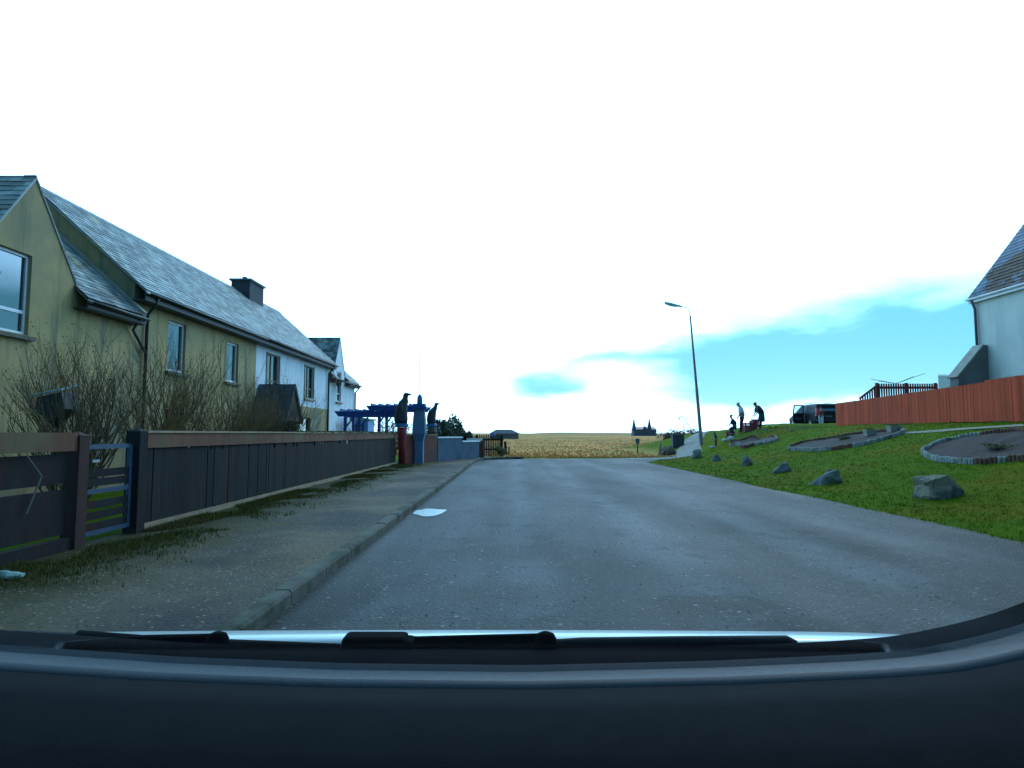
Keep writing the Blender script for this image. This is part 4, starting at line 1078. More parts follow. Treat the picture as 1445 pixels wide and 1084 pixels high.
mb.build('roof', mat('pale_felt', (0.16, 0.26, 0.28), None, 5, .7), bt)
mb = MB(); mb.tube([c + Vector((0, 0, 0)), c + Vector((0, 0, zt - .40))], .04, 8); mb.build('pole', M['timber_dark'], bt)

# ---------------------------------------------------------------- far left end: picket fence, posts, hut
pf = thing('picket_fence', 'weathered dark picket fence at the far end of the blue wall', 'fence', (-1.5, 35, 0))
mb = MB(); 
r = random.Random(6); x = -2.6
while x < -.55:
    y = 36.5 + (x + 2.6) * .3; h = 1.18 + r.uniform(-.03, .03)
    mb.hexa([(x, y, 0), (x + .075, y, 0), (x + .075, y, h), (x + .037, y, h + .07), (x, y, h)], [(x, y + .02, 0), (x + .075, y + .02, 0), (x + .075, y + .02, h), (x + .037, y + .02, h + .07), (x, y + .02, h)]); x += .10
mb.build('pickets', mat('picket_grey', (0.05, 0.045, 0.04), (0.08, 0.07, 0.06), 4, .85, island=.3), pf)
mb = MB(); mb.bar((-2.6, 36.45, .4), (-.5, 37.1, .4), .04, .09); mb.bar((-2.6, 36.45, .95), (-.5, 37.1, .95), .04, .09); mb.build('rail', M['timber_dark'], pf)
for x in (-2.0, -.6):
    mb = MB(); post(mb, x, 36.4 + (x + 2.6) * .3, 0, 1.2); mb.build('post', M['timber_dark'], pf)
p = ghit(714, 642); wp = thing('fence_post', 'lone leaning wooden post at the edge of the field', 'post', (p.x, p.y, p.z))
mb = MB(); mb.tube([p, p + Vector((-.06, 0, .85))], [.10, .08], 7); mb.tube([p + Vector((.18, .1, 0)), p + Vector((.2, .1, .5))], [.05, .04], 6); mb.build('shaft', M['timber_dark'], wp)
leafy('bush', (-.55, 36.0, 0), .45, .45, .6, 'small olive bush in front of the picket fence end', M['leaf_olive'], 207, 900, .04)
ub = at(697, 613, 38)
hb = thing('feed_tub', 'small blue tub hung on the picket fence end', 'tub', (ub.x, 37.4, 1.1))
mb = MB(); mb.lathe((ub.x, 37.4, 1.12), [(.07, 0), (.10, .02), (.12, .2), (.13, .22)], 12); mb.build('tub', mat('tub_blue', (.15, .3, .8), None, 3, .4), hb)
hc = at(712, 612, 120)
hu = thing('stone_hut', 'low dark roofed hut on the skyline at the end of the road', 'hut', (hc.x, 120, .5))
mb = MB(); mb.box((hc.x - 2.6, 118, 0), (hc.x + 2.6, 121, 1.35)); mb.build('wall', M['cement'], hu)
mb = MB(); mb.hexa([(hc.x - 2.9, 117.7, 1.3), (hc.x + 2.9, 117.7, 1.3), (hc.x + 2.9, 121.3, 1.3), (hc.x - 2.9, 121.3, 1.3)], [(hc.x - 1.6, 119, 2.05), (hc.x + 1.3, 119, 2.05), (hc.x + 1.3, 120, 2.05), (hc.x - 1.6, 120, 2.05)]); mb.build('roof', M['slate_dark'], hu)

# ---------------------------------------------------------------- far right: cottage, bushes, little tree
cc = at(908, 612, 260); fh = thing('cottage', 'distant ruined looking cottage with two tall pointed gable chimneys', 'house', (cc.x, 260, 1))
g0 = height(cc.x, 260); zt = at(0, 606, 260).z
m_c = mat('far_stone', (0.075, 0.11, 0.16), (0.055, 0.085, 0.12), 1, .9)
mb = MB(); x0, x1 = cc.x - 4.4, cc.x + 4.6
mb.box((x0, 257, 0), (x1, 263, zt)); 
mb.build('wall', m_c, fh)
mb = MB(); mb.hexa([(x0, 256.8, zt), (x1, 256.8, zt), (x1, 263.2, zt), (x0, 263.2, zt)], [(x0 + .3, 259.5, zt + 1.0), (x1 - .3, 259.5, zt + 1.0), (x1 - .3, 260.5, zt + 1.0), (x0 + .3, 260.5, zt + 1.0)])
mb.hexa([(cc.x - .9, 256.6, zt), (cc.x + .9, 256.6, zt), (cc.x, 256.6, zt + 1.4)], [(cc.x - .9, 259.5, zt), (cc.x + .9, 259.5, zt), (cc.x, 259.5, zt + 1.4)])
mb.build('roof', M['slate_dark'], fh)
for x in (x0 + .2, x1 - 2.6):
    mb = MB(); mb.loft([[Vector((x + sx * w, 258 + sy * w, z)) for sx, sy in ((-1, -1), (1, -1), (1, 1), (-1, 1))] for w, z in ((.75, zt - .5), (.6, zt + 1.5), (.35, zt + 2.6), (.22, zt + 4.0))]); mb.build('chimney', m_c, fh)
for (px, Y, w, lb) in ((946, 75, 1.3, 'low dark bush on the skyline left of the small tree'), (962, 80, 1.5, 'wider low bush on the skyline below the small tree'), (984, 78, 1.6, 'grey green bush on the skyline behind the lamp post')):
    c = at(px, 612, Y); g = height(c.x, Y); leafy('bush', (c.x, Y, g), w, 1.0, at(px, 604, Y).z - g, lb, M['leaf_dark'], 210 + px, 1000, .10)
c = at(964, 590, 46); g = height(c.x, 46)
tr = thing('small_tree', 'spindly wind bent little tree on the skyline left of the lamp post', 'tree', (c.x, 46, g))
mb = MB(); T0 = Vector((c.x, 46, g)); z1 = at(964, 594, 46).z
mb.tube([T0, T0 + Vector((.05, 0, 1.0)), Vector((c.x - .05, 46, z1))], [.035, .025, .012], 6)
for dx, dz in ((-.28, .15), (.2, .18), (.3, -.05), (-.1, .3)): mb.tube([Vector((c.x - .02, 46, z1 - .15)), Vector((c.x + dx, 46, z1 + dz))], [.012, .006], 5)
mb.build('trunk', M['twig_dark'], tr)
mb = MB(); r = random.Random(4)
for dx, dz in ((-.28, .15), (.2, .18), (.32, -.05), (-.1, .3), (.3, -.25)):
    for j in range(26):
        p = Vector((c.x + dx + r.gauss(0, .09), 46 + r.gauss(0, .09), z1 + dz + r.gauss(0, .07))); u = Vector((r.uniform(-1, 1), r.uniform(-1, 1), r.uniform(-1, 1))).normalized() * .05; w = u.orthogonal().normalized() * .03
        mb.poly([p - u, p + w, p + u, p - w])
mb.build('crown', M['leaf_dark'], tr, fixn=False)
# dark box + sign post + distant low shed
p = ghit(957, 631); bx = thing('utility_cabinet', 'dark square cabinet standing on the grass left of the lamp post', 'cabinet', (p.x, p.y, p.z))
zt = at(957, 614, p.y).z
mb = MB(); mb.box((p.x - .38, p.y - .15, p.z - .1), (p.x + .38, p.y + .25, zt - .03)); mb.build('body', M['bin'], bx, bevel=.01)
mb = MB(); mb.box((p.x - .41, p.y - .18, zt - .03), (p.x + .41, p.y + .28, zt)); mb.build('lid', M['bin'], bx)
mb = MB(); mb.box((p.x - .33, p.y - .165, p.z + .04), (p.x - .01, p.y - .152, zt - .08)); mb.box((p.x + .01, p.y - .165, p.z + .04), (p.x + .33, p.y - .152, zt - .08)); mb.build('door', M['bin'], bx)
p = ghit(900, 640); sg = thing('marker_post', 'small blue grey marker board at the edge of the field', 'marker', (p.x, p.y, p.z))
zt = at(900, 619, p.y).z
mb = MB(); mb.box((p.x - .13, p.y, zt - .34), (p.x + .13, p.y + .03, zt)); mb.build('board', M['wallblue'], sg)
mb = MB(); mb.box((p.x - .03, p.y + .031, p.z - .05), (p.x + .03, p.y + .08, zt - .04)); mb.build('post', M['timber_dark'], sg)
c = at(1113, 603, 62); g = height(c.x, 62); zt = at(1113, 598, 62).z
sd2 = thing('low_shed', 'low dark roofed hut on the skyline left of the black car', 'shed', (c.x, 62, g))
mb = MB(); mb.box((c.x - .7, 61, g - .3), (c.x + .8, 63, zt - .15)); mb.build('wall', M['bin'], sd2)
mb = MB(); mb.hexa([(c.x - .85, 60.8, zt - .18), (c.x + .95, 60.8, zt - .18), (c.x + .95, 63.2, zt - .18), (c.x - .85, 63.2, zt - .18)], [(c.x - .55, 61.5, zt + .05), (c.x + .65, 61.5, zt + .05), (c.x + .65, 62.5, zt + .05), (c.x - .55, 62.5, zt + .05)]); mb.build('roof', M['slate_dark'], sd2)

# ---------------------------------------------------------------- street lamp
b = ghit(990, 627)
lp = thing('street_lamp', 'tall leaning concrete street lamp on the grass right of the road', 'street lamp', tuple(b))
T = at(974, 446, b.y + .05); J = b.lerp(T, .42)
mb = MB(); mb.tube([b - Vector((0, 0, .15)), b.lerp(T, .2), J], [.125, .108, .092], 8); mb.build('column_base', M['concrete'], lp)
mb = MB(); mb.tube([J, J + (T - J) * .03, b.lerp(T, .7), T, T + (T - J).normalized() * .02], [.095, .082, .068, .052, .045], 8); mb.build('column', M['concrete'], lp)
T2 = at(971, 436, b.y); T3 = at(962, 433, b.y); 
mb = MB(); mb.tube([T - Vector((0, 0, .1)), T.lerp(T2, .6) + Vector((.01, 0, 0)), T2, (T2 + T3) / 2 + Vector((.02, 0, .03)), T3], .024, 8); mb.build('bracket', M['lamp_metal'], lp, smooth=True)
A = at(962, 433.5, b.y); B_ = at(938, 428.5, b.y); d = (B_ - A)
mb = MB(); rings = []
for k in range(9):
    u = k / 8; c = A + d * u; w = .075 + .09 * math.sin(min(1, u * 1.3) * PI / 2) - (.05 * max(0, u - .88) / .12); h = .085 + .06 * math.sin(min(1, u * 1.3) * PI / 2) - (.03 * max(0, u - .88) / .12)
    rings.append([c + Vector((0, w * math.cos(a), h * (math.sin(a) if math.sin(a) > 0 else .25 * math.sin(a)))) for a in [2 * PI * j / 14 for j in range(14)]])
mb.loft(rings); hd = mb.build('lantern', M['lamp_head'], lp, smooth=True)
mb = MB(); rings = []
for k in range(7):
    u = .28 + .64 * k / 6; c = A + d * u - Vector((0, 0, .02)); s_ = math.sin(PI * (.12 + .76 * k / 6))
    rings.append([c + Vector((0, .12 * s_ * math.cos(a), .07 * s_ * math.sin(a) - .01)) for a in [2 * PI * j / 12 for j in range(12)]])
mb.loft(rings); mb.build('lamp_bowl', M['lamp_glass'], hd, smooth=True)

# ---------------------------------------------------------------- rocks
def rock(px, py, wpx, hpx, label, mt, seed, kind=0, sink=.12):
    p = ghit(px, py); W = wpx / F_PX * p.y; H = hpx / F_PX * p.y
    r = random.Random(seed); bm = bmesh.new()
    if kind == 1:      # block: square left, lower wedge to the right
        base = [(-.5, -.4, 0), (-.5, .4, 0), (-.05, -.5, 0), (.5, -.1, 0), (.15, .45, 0), (-.48, -.35, .85), (-.45, .35, .95), (-.02, -.42, 1.0), (0, .3, .9), (.22, -.15, .72), (.5, .05, .12), (-.3, 0, 1.02)]
    elif kind == 2:    # wedge, high on the right
        base = [(-.5, 0, 0), (-.35, -.4, 0), (.45, -.4, 0), (.5, .3, 0), (-.3, .4, 0), (.2, -.3, .95), (.42, -.1, .9), (.3, .3, 1.0), (-.1, -.2, .55), (-.42, 0, .22), (.5, 0, .35)]
    else:
        base = []
        for i in range(15):
            v = Vector((r.gauss(0, 1), r.gauss(0, 1), abs(r.gauss(0, 1)))).normalized(); base.append((v.x * .5 * r.uniform(.8, 1), v.y * .45, v.z * r.uniform(.8, 1.05)))
        base += [(-.45, -.25, -.1), (.45, -.25, -.1), (.4, .3, -.1), (-.4, .3, -.1)]
    for v in base: bm.verts.new((v[0] * W, v[1] * W * .8, v[2] * H))
    res = bmesh.ops.convex_hull(bm, input=bm.verts)
    loose = [v for v in bm.verts if not v.link_faces]
    bmesh.ops.delete(bm, geom=loose, context='VERTS')
    bmesh.ops.bevel(bm, geom=list(bm.edges), offset=W * .035, segments=1, affect='EDGES')
    bmesh.ops.triangulate(bm, faces=bm.faces)
    bmesh.ops.subdivide_edges(bm, edges=bm.edges, cuts=3, use_grid_fill=True)
    for v in bm.verts:
        v.co += Vector((noise.noise(v.co * 6 + Vector((seed, 0, 0))), noise.noise(v.co * 6 + Vector((0, seed, 0))), noise.noise(v.co * 6 + Vector((0, 0, seed))))) * W * .11 + Vector((0, 0, 1)) * W * .03 * noise.noise(v.co * 18)
    me = bpy.data.meshes.new('boulder'); bm.to_mesh(me); bm.free(); me.materials.append(mt)
    o = bpy.data.objects.new('boulder', me); COL.objects.link(o); o.location = p + Vector((0, W * .3, -sink * .6))
    tag(o, label, 'boulder', 'boulders lining the edge of the green')
    return o
rock(1343, 703, 62, 34, 'largest boulder, brown square block with grey wedge side, nearest the car', M['rock_brown'], 3, 1)
rock(1170, 684, 48, 25, 'grey wedge shaped boulder, second from the camera', M['rock'], 4, 2)
rock(1108, 667, 30, 23, 'rounded grey boulder with pale top, third from the camera', M['rock'], 5)
rock(1057, 657, 20, 22, 'upright square grey boulder below the white coated man', M['rock'], 6)
rock(1013, 651, 17, 14, 'small dark round boulder between two taller ones', M['rock'], 7)
rock(985, 647, 17, 20, 'dark pointed boulder below the lamp post', M['rock'], 8)
rock(944, 643, 30, 19, 'farthest boulder, broad brown and dark, below the cabinet', M['rock_brown'], 10)

# ---------------------------------------------------------------- flower beds with log-roll edging
def bed(outline, label, white, seed, plants=(), hh=.135):
    """outline: pixel points on the ground, clockwise"""
    P_ = [ghit(*q) for q in outline]; n = len(P_)
    # closed Catmull-Rom through them
    cur = []
    for i in range(n):
        p0, p1, p2, p3_ = P_[i - 1], P_[i], P_[(i + 1) % n], P_[(i + 2) % n]
        for k in range(14):
            u = k / 14
            q = .5 * ((2 * p1) + (p2 - p0) * u + (2 * p0 - 5 * p1 + 4 * p2 - p3_) * u * u + (-p0 + 3 * p1 - 3 * p2 + p3_) * u ** 3)
            cur.append((Vector((q.x, q.y, height(q.x, q.y))), i))
    c = sum((v for v, _ in cur), Vector()) / len(cur)
    t = thing('flower_bed', label, 'flower bed', tuple(c), 'flower beds cut into the green')
    mb = MB(); m = len(cur)
    rings = []
    for f_ in (1, .75, .5, .25, .03):
        rings.append([Vector((c.x + (v.x - c.x) * f_, c.y + (v.y - c.y) * f_, 0)) for v, _ in cur])
    for R in rings:
        for v in R: v.z = height(v.x, v.y) + .05 + .03 * noise.noise((v.x * 3, v.y * 3, 1))
    mb.loft([R for R in rings], cap=False)
    mb.poly(rings[-1]); mb.build('soil', M['soil'], t, smooth=True, fixn=False)
    parts = []; last = None
    # walk the curve placing short pegs
    dacc = 0; step = .085; r = random.Random(seed)
    for k in range(m):
        a, ia = cur[k]; b, _ = cur[(k + 1) % m]; L = (b - a).length; 
        s_ = dacc
        while s_ < L:
            q = a.lerp(b, s_ / L) if L > 1e-6 else a; z = height(q.x, q.y); h = hh + r.uniform(-.012, .012)
            w = 1 if ia in white else 0
            if w != last: parts.append((w, MB())); last = w
            mbx = parts[-1][1]
            mbx.loft([[Vector((q.x + .041 * cr * math.cos(j * PI / 4), q.y + .041 * cr * math.sin(j * PI / 4), z + zz)) for j in range(8)] for cr, zz in ((1, -.08), (1, h - .03), (.75, h - .008), (.3, h))])
            s_ += step
        dacc = s_ - L
    for w, mbx in parts:
        o_ = mbx.build('edging', M['log_white'] if w else M['log_brown'], t); o_['label'] = 'pale painted run of log edging' if w else 'brown run of log edging'
    for (px, py, rx, H, mt) in plants:
        p = ghit(px, py); leafy('bed_plant', (p.x, p.y, p.z + .03), rx, rx, H, 'low olive plant in the %s' % ('nearest flower bed' if px > 1300 else 'middle flower bed' if px > 1100 else 'farthest flower bed'), mt, px, 700, .02, 'plant')
    return t
bed([(1302, 641), (1318, 650), (1350, 654), (1378, 655), (1405, 654), (1425, 652), (1475, 646), (1500, 628), (1440, 612), (1385, 616), (1345, 623), (1316, 632)],
    'nearest flower bed, kidney shaped, with pale and brown scalloped edging', {0, 1, 2, 4, 9, 10, 11}, 1, [(1408, 636, .35, .16, M['leaf_olive'])])
bed([(1113, 635), (1140, 637), (1172, 636), (1205, 631), (1235, 625), (1268, 615), (1272, 610), (1225, 613), (1170, 621), (1130, 627)], 'long flower bed in front of the orange fence end', {0, 1, 5, 3, 4}, 2, [(1190, 622, .3, .12, M['leaf_olive'])])
bed([(1030, 628), (1045, 631), (1065, 629), (1092, 624), (1094, 619), (1070, 620), (1045, 623)], 'small farthest flower bed below the people', {0, 2, 3}, 3)
# two pale stone planters at the end of the middle bed, path strip and low mound
for (px, py, w, lb) in ((1228, 617, 14, 'left of two small pale stone planters in front of the orange fence'), (1262, 611, 16, 'right of two small pale stone planters in front of the orange fence')):
    p = ghit(px, py); s_ = w / F_PX * p.y
    t = thing('stone_planter', lb, 'planter', tuple(p), 'pale stone planters by the middle bed')
    mb = MB(); mb.loft([[p + Vector((sx * s_ * f_, sy * s_ * f_, z)) for sx, sy in ((-.5, -.35), (.5, -.35), (.5, .35), (-.5, .35))] for f_, z in ((.85, -.05), (1, .18), (1.08, .20), (1.08, .24), (.9, .24), (.88, .18))]); mb.build('pot', M['coping'], t)
    r = random.Random(px); mb = MB()
    for j in range(60):
        a = r.uniform(0, 6.28); q = p + Vector((math.cos(a) * .1, math.sin(a) * .08, .18)); mb.tube([q, q + Vector((r.gauss(0, .06), r.gauss(0, .06), r.uniform(.05, .16)))], [.006, .002], 3, False)
    mb.build('plant', M['leaf_dark'], t)
mb = MB(); pth = [(1275, 613), (1310, 611.5), (1350, 608.5), (1400, 605), (1450, 602)]
L2 = [ghit(*q) for q in pth]; rows = []
for i, q in enumerate(L2): rows.append([(q.x + k * .06, q.y + k * .12, height(q.x + k * .06, q.y + k * .12) + .02) for k in range(6)])
mb.grid(rows); o = mb.build('path', M['sand'], fixn=False); tag(o, 'narrow pale path on the grass below the orange fence', kind='structure')

# ---------------------------------------------------------------- right: fences and house
of = thing('timber_fence', 'long orange red close boarded fence on top of the bank', 'fence', (16, 26, 1.6))
fp = [(17.35, 34.2), (16.75, 30.5), (15.7, 24.6), (14.55, 18.3), (13.6, 12.0), (12.9, 7.0)]
def seg_iter(fp, step):
    for (a, b) in zip(fp, fp[1:]):
        a, b = Vector((*a, 0)), Vector((*b, 0)); L = (b - a).length; n = int(L / step)
        for i in range(n): yield a.lerp(b, i / n), a.lerp(b, (i + .94) / n), (b - a).normalized()
mb = MB(); r = random.Random(8)
def ftop(y): return 2.92 + (.05 if y < 20 else 0)
for a, b, d in seg_iter(fp, .10):
    z0 = height(a.x, a.y); n_ = Vector((-d.y, d.x, 0)) * .009; h = r.uniform(-.008, .008); zt = ftop(a.y) + h
    jit = n_ * r.uniform(-.6, .6)
    mb.hexa([a - n_ + jit + Vector((0, 0, z0 + .03)), b - n_ + jit + Vector((0, 0, z0 + .03)), b - n_ + jit + Vector((0, 0, zt - .03)), (a + b) / 2 - n_ + jit + Vector((0, 0, zt)), a - n_ + jit + Vector((0, 0, zt - .03))],
            [a + n_ + jit + Vector((0, 0, z0 + .03)), b + n_ + jit + Vector((0, 0, z0 + .03)), b + n_ + jit + Vector((0, 0, zt - .03)), (a + b) / 2 + n_ + jit + Vector((0, 0, zt)), a + n_ + jit + Vector((0, 0, zt - .03))])
mb.build('boards', M['orange'], of)
mb = MB()
for (a, b) in zip(fp, fp[1:]):
    for z in (.35, 1.0): mb.bar((a[0] + .04, a[1], 1.65 + z), (b[0] + .04, b[1], 1.65 + z), .04, .08)
mb.build('rail', M['orange'], of)
for i, (x, y) in enumerate(resample(fp, 12)):
    mb = MB(); post(mb, x + .1, y, 1.3, ftop(y) - .08); mb.build('post', M['orange'], of)
# deck fence behind
df = thing('deck_railing', 'raised dark maroon picket railing showing above the orange fence', 'railing', (20, 33, 1.7))
mb = MB(); r = random.Random(3); x0 = at(1240, 560, 33).x; x1 = at(1323, 560, 33).x; zt = at(1240, 541, 33).z; xl = at(1213, 560, 33).x
x = xl
while x < x1:
    z = zt if x > x0 else zt - .72 * (x0 - x) / (x0 - xl)
    zb = 2.95 if x > x0 else 2.7
    mb.hexa([(x, 33, zb), (x + .085, 33, zb), (x + .085, 33, z - .03), (x + .042, 33, z), (x, 33, z - .03)], [(x, 33.02, zb), (x + .085, 33.02, zb), (x + .085, 33.02, z - .03), (x + .042, 33.02, z), (x, 33.02, z - .03)]); x += .125
mb.build('pickets', M['maroon'], df)
mb = MB(); mb.box((x0, 33.025, zt - .28), (x1, 33.06, zt - .16)); mb.box((x0, 33.025, 3.0), (x1, 33.06, 3.1)); mb.bar((xl, 33.04, zt - .8), (x0, 33.04, zt - .08), .04, .1); mb.build('rail', M['maroon'], df)
for x in (x0, (x0 + x1) / 2, x1): 
    mb = MB(); mb.box((x - .06, 33.07, 1.4), (x + .06, 33.19, zt + .03)); mb.build('post', M['maroon'], df)
mb = MB(); mb.box((x0, 33.2, 2.85), (x1 + .1, 36, 2.94)); mb.build('deck', M['maroon'], df)
dl = thing('drying_line', 'thin bare clothes drier arms poking up behind the maroon railing', 'clothes drier', (19.6, 34, 2.9))
mb = MB(); c = at(1265, 548, 34); c2 = Vector((c.x, 34, 2.95)); top_ = at(1265, 540, 34)
mb.tube([c2, top_], .02, 6); mb.build('pole', M['lamp_metal'], dl)
mb = MB()
for (px, py) in ((1229, 535), (1305, 527), (1240, 538), (1290, 531)): mb.tube([top_ - Vector((0, 0, .05)), at(px, py, 34 + (py % 3) * .2)], .014, 5)
mb.build('arms', M['lamp_metal'], dl)
wpn = thing('trellis_panel', 'white panel with a spiked top between railing and grey outbuilding', 'panel', (22, 32, 1.7))
a = at(1324, 530, 32); b2 = at(1347, 530, 32)
mb = MB(); mb.box((a.x, 32, 1.6), (b2.x, 32.04, a.z)); mb.build('panel', M['whitecap'], wpn)
mb = MB(); 
for k in range(9): x = a.x + (b2.x - a.x) * (k + .5) / 9; mb.hexa([(x - .02, 32, a.z), (x + .02, 32, a.z), (x + .02, 32.04, a.z), (x - .02, 32.04, a.z)], [(x - .004, 32.01, a.z + .09), (x + .004, 32.01, a.z + .09), (x + .004, 32.02, a.z + .09), (x - .004, 32.02, a.z + .09)])
mb.build('finials', M['whitecap'], wpn)
sb = thing('fence_post', 'short maroon post beside the white spiked panel', 'post', (16, 24, 1.7)); a = at(1350, 532, 26)
mb = MB(); post(mb, a.x + .05, 26, 1.4, a.z + .15, .22); mb.build('shaft', M['maroon'], sb)

rh = thing('detached_house', 'white rendered house with steep slate roof behind the orange fence', 'house', (19, 18, 1.6))
HX, HY1, HY0, HE = 17.05, 23.25, 8.0, 6.42
PR = lambda s, z: Vector((HX, s, z))
HR, HRZ = HX + 3.6, HE + 4.55
mb = MB(); wall_sheet(mb, PR, HY0, HY1, 1.3, lambda s: HE + .02, [(12.0, 13.2, 4.6, 5.9), (15.5, 16.6, 2.3, 3.6)], inward=Vector((1, 0, 0)))
for y in (HY0, HY1): mb.poly([(HX, y, 1.3), (HX, y, HE + .02), (HR, y, HRZ - .1), (2 * HR - HX, y, HE), (2 * HR - HX, y, 1.3)])
mb.poly([(2 * HR - HX, HY0, 1.3), (2 * HR - HX, HY1, 1.3), (2 * HR - HX, HY1, HE), (2 * HR - HX, HY0, HE)])
mb.build('wall', M['render_grey'], rh)
window(rh, PR, 12.0, 13.2, 4.6, 5.9, Vector((1, 0, 0)), M['upvc'], M['sill']); window(rh, PR, 15.5, 16.6, 2.3, 3.6, Vector((1, 0, 0)), M['upvc'], M['sill'])
mb = MB(); ex = HX - .14; ez = HE - .13; v0, v1 = HY0 - .1, HY1 + .1
slates(mb, (ex, v0, ez), (ex, v1, ez), (HR, v0, HRZ), (HR, v1, HRZ), w=.28, course=.19, seed=71)
A_ = [(ex, v0 + .01, ez - .03), (ex, v1 - .01, ez - .03), (HR, v1 - .01, HRZ - .03), (HR, v0 + .01, HRZ - .03)]; mb.hexa(A_, [Vector(v) - Vector((0, 0, .06)) for v in A_])
bx_ = 2 * HR - ex; A_ = [(HR, v0, HRZ), (HR, v1, HRZ), (bx_, v1, ez), (bx_, v0, ez)]; mb.hexa(A_, [Vector(v) - Vector((0, 0, .06)) for v in A_])
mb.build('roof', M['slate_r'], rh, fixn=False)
mb = MB(); prof = [(0.065 * math.cos(a), 0.065 * math.sin(a)) for a in [PI + PI * q / 6 for q in range(7)]]
mb.grid([[(ex - .05 + px, y, ez - .04 + pz) for px, pz in prof] for y in (v0, v1)]); mb.build('gutter', M['upvc'], rh, solid=.012, smooth=True)
mb = MB(); mb.box((ex, v0, ez - .2), (ex + .03, v1, ez - .05)); mb.box((ex + .03, v0, ez - .2), (HX + .02, v1, ez - .17)); mb.build('fascia', M['upvc'], rh)
mb = MB(); mb.tube([(ex - .03, HY1 - .1, ez - .08), (HX - .08, HY1 - .15, ez - .45), (HX - .08, HY1 - .15, 1.5)], .045); mb.build('downpipe', mat('pipe_plum', (.10, .07, .11), None, 4, .5), rh, smooth=True)
# grey lean-to with a sloping coping
lt = thing('outbuilding', 'grey sloping sided stair wall built against the white house', 'outbuilding', (16.3, 22, 1.6))
Yl = 22.7; pts2 = [at(1347, 543, Yl), at(1353, 530, Yl), at(1388, 487, Yl), at(1413, 486, Yl), at(1419, 540, Yl)]
fr = [Vector((pts2[0].x, Yl, 1.4))] + [Vector((v.x, Yl, v.z)) for v in pts2[1:4]] + [Vector((min(HX - .003, pts2[3].x + .1), Yl, 1.4))]
mb = MB(); mb.hexa(fr, [v + Vector((0, .45, 0)) for v in fr]); mb.build('wall', M['cement'], lt)
mb = MB(); u = (fr[2] - fr[1]).normalized(); nn = Vector((-u.z, 0, u.x)) * .05
A_ = [fr[1] - u * .1, fr[2], fr[2] + nn, fr[1] - u * .1 + nn]; A_ = [v + Vector((0, -.04, 0)) for v in A_]; mb.hexa(A_, [v + Vector((0, .53, 0)) for v in A_]); mb.build('coping', M['coping'], lt)

# ---------------------------------------------------------------- black people carrier with its door open
cx_, cy_ = at(1169, 600, 44).x, 44.0; cz = height(cx_, cy_)
zr = at(1166, 571, 44).z
vh = thing('parked_car', 'black people carrier seen from behind with its left door wide open', 'car', (cx_, cy_, cz))
Hh = max(1.65, min(2.1, zr - cz)); hw = .90
def cring(y, wl, wu, zl, zs, zu):
    """cross section: sill, shoulder, roof"""
    return [Vector((cx_ + sx * w, cy_ + y, cz + z)) for sx, w, z in ((-1, wl * .92, zl), (-1, wl, zl + .2), (-1, wl, zs), (-1, wu * 1.02, zu - .10), (-1, wu * .85, zu), (1, wu * .85, zu), (1, wu * 1.02, zu - .10), (1, wl, zs), (1, wl, zl + .2), (1, wl * .92, zl))]
mb = MB()
mb.loft([cring(-.05, .84, .66, .35, 1.0, Hh - .12), cring(.08, .90, .74, .25, 1.02, Hh - .02), cring(1.2, .92, .76, .22, 1.02, Hh), cring(2.4, .92, .76, .22, 1.02, Hh - .03), cring(3.0, .92, .72, .22, 1.0, Hh - .25), cring(3.5, .90, .70, .25, .92, 1.12), cring(4.35, .82, .62, .30, .70, .80)])
body = mb.build('body', M['car_black'], vh, smooth=False, bevel=.03)
mb = MB(); mb.hexa([(cx_ - .60, cy_ - .075, cz + 1.12), (cx_ + .60, cy_ - .075, cz + 1.12), (cx_ + .56, cy_ - .03, cz + Hh - .22), (cx_ - .56, cy_ - .03, cz + Hh - .22)], [(cx_ - .60, cy_ + .04, cz + 1.12), (cx_ + .60, cy_ + .04, cz + 1.12), (cx_ + .56, cy_ + .08, cz + Hh - .22), (cx_ - .56, cy_ + .08, cz + Hh - .22)])
mb.build('rear_window', mat('car_glass', (0.09, 0.20, 0.27), None, 3, .1), vh)
for sx in (-1, 1):
    mb = MB(); mb.hexa([(cx_ + sx * .74, cy_ - .09, cz + .78), (cx_ + sx * .87, cy_ - .09, cz + .78), (cx_ + sx * .80, cy_ - .07, cz + 1.35), (cx_ + sx * .72, cy_ - .07, cz + 1.35)], [(cx_ + sx * .74, cy_ + .05, cz + .78), (cx_ + sx * .89, cy_ + .08, cz + .78), (cx_ + sx * .84, cy_ + .08, cz + 1.35), (cx_ + sx * .72, cy_ + .05, cz + 1.35)])
    mb.build('tail_light', M['tail_red'], vh)
mb = MB(); mb.box((cx_ - .86, cy_ - .16, cz + .38), (cx_ + .86, cy_ - .0, cz + .60)); mb.build('bumper', M['car_trim'], vh, bevel=.03)
mb = MB(); mb.box((cx_ - .26, cy_ - .1, cz + .70), (cx_ + .26, cy_ - .07, cz + .81)); mb.build('number_plate', M['plate'], vh)
for sx in (-1, 1):
    for yy in (.75, 3.45):
        c = Vector((cx_ + sx * .80, cy_ + yy, cz + .33)); n = 20; mb = MB()
        mb.loft([[c + Vector((sx * dx, rr * math.cos(2 * PI * j / n), rr * math.sin(2 * PI * j / n))) for j in range(n)] for dx, rr in ((-.1, .30), (-.08, .33), (.09, .33), (.125, .30), (.125, .22), (.09, .2))])
        w_ = mb.build('wheel', M['rubber'], vh)
        mb = MB(); mb.loft([[c + Vector((sx * dx, rr * math.cos(2 * PI * j / n), rr * math.sin(2 * PI * j / n))) for j in range(n)] for dx, rr in ((.092, .2), (.12, .19), (.11, .05), (.125, .03))]); mb.build('rim', M['alloy'], w_)
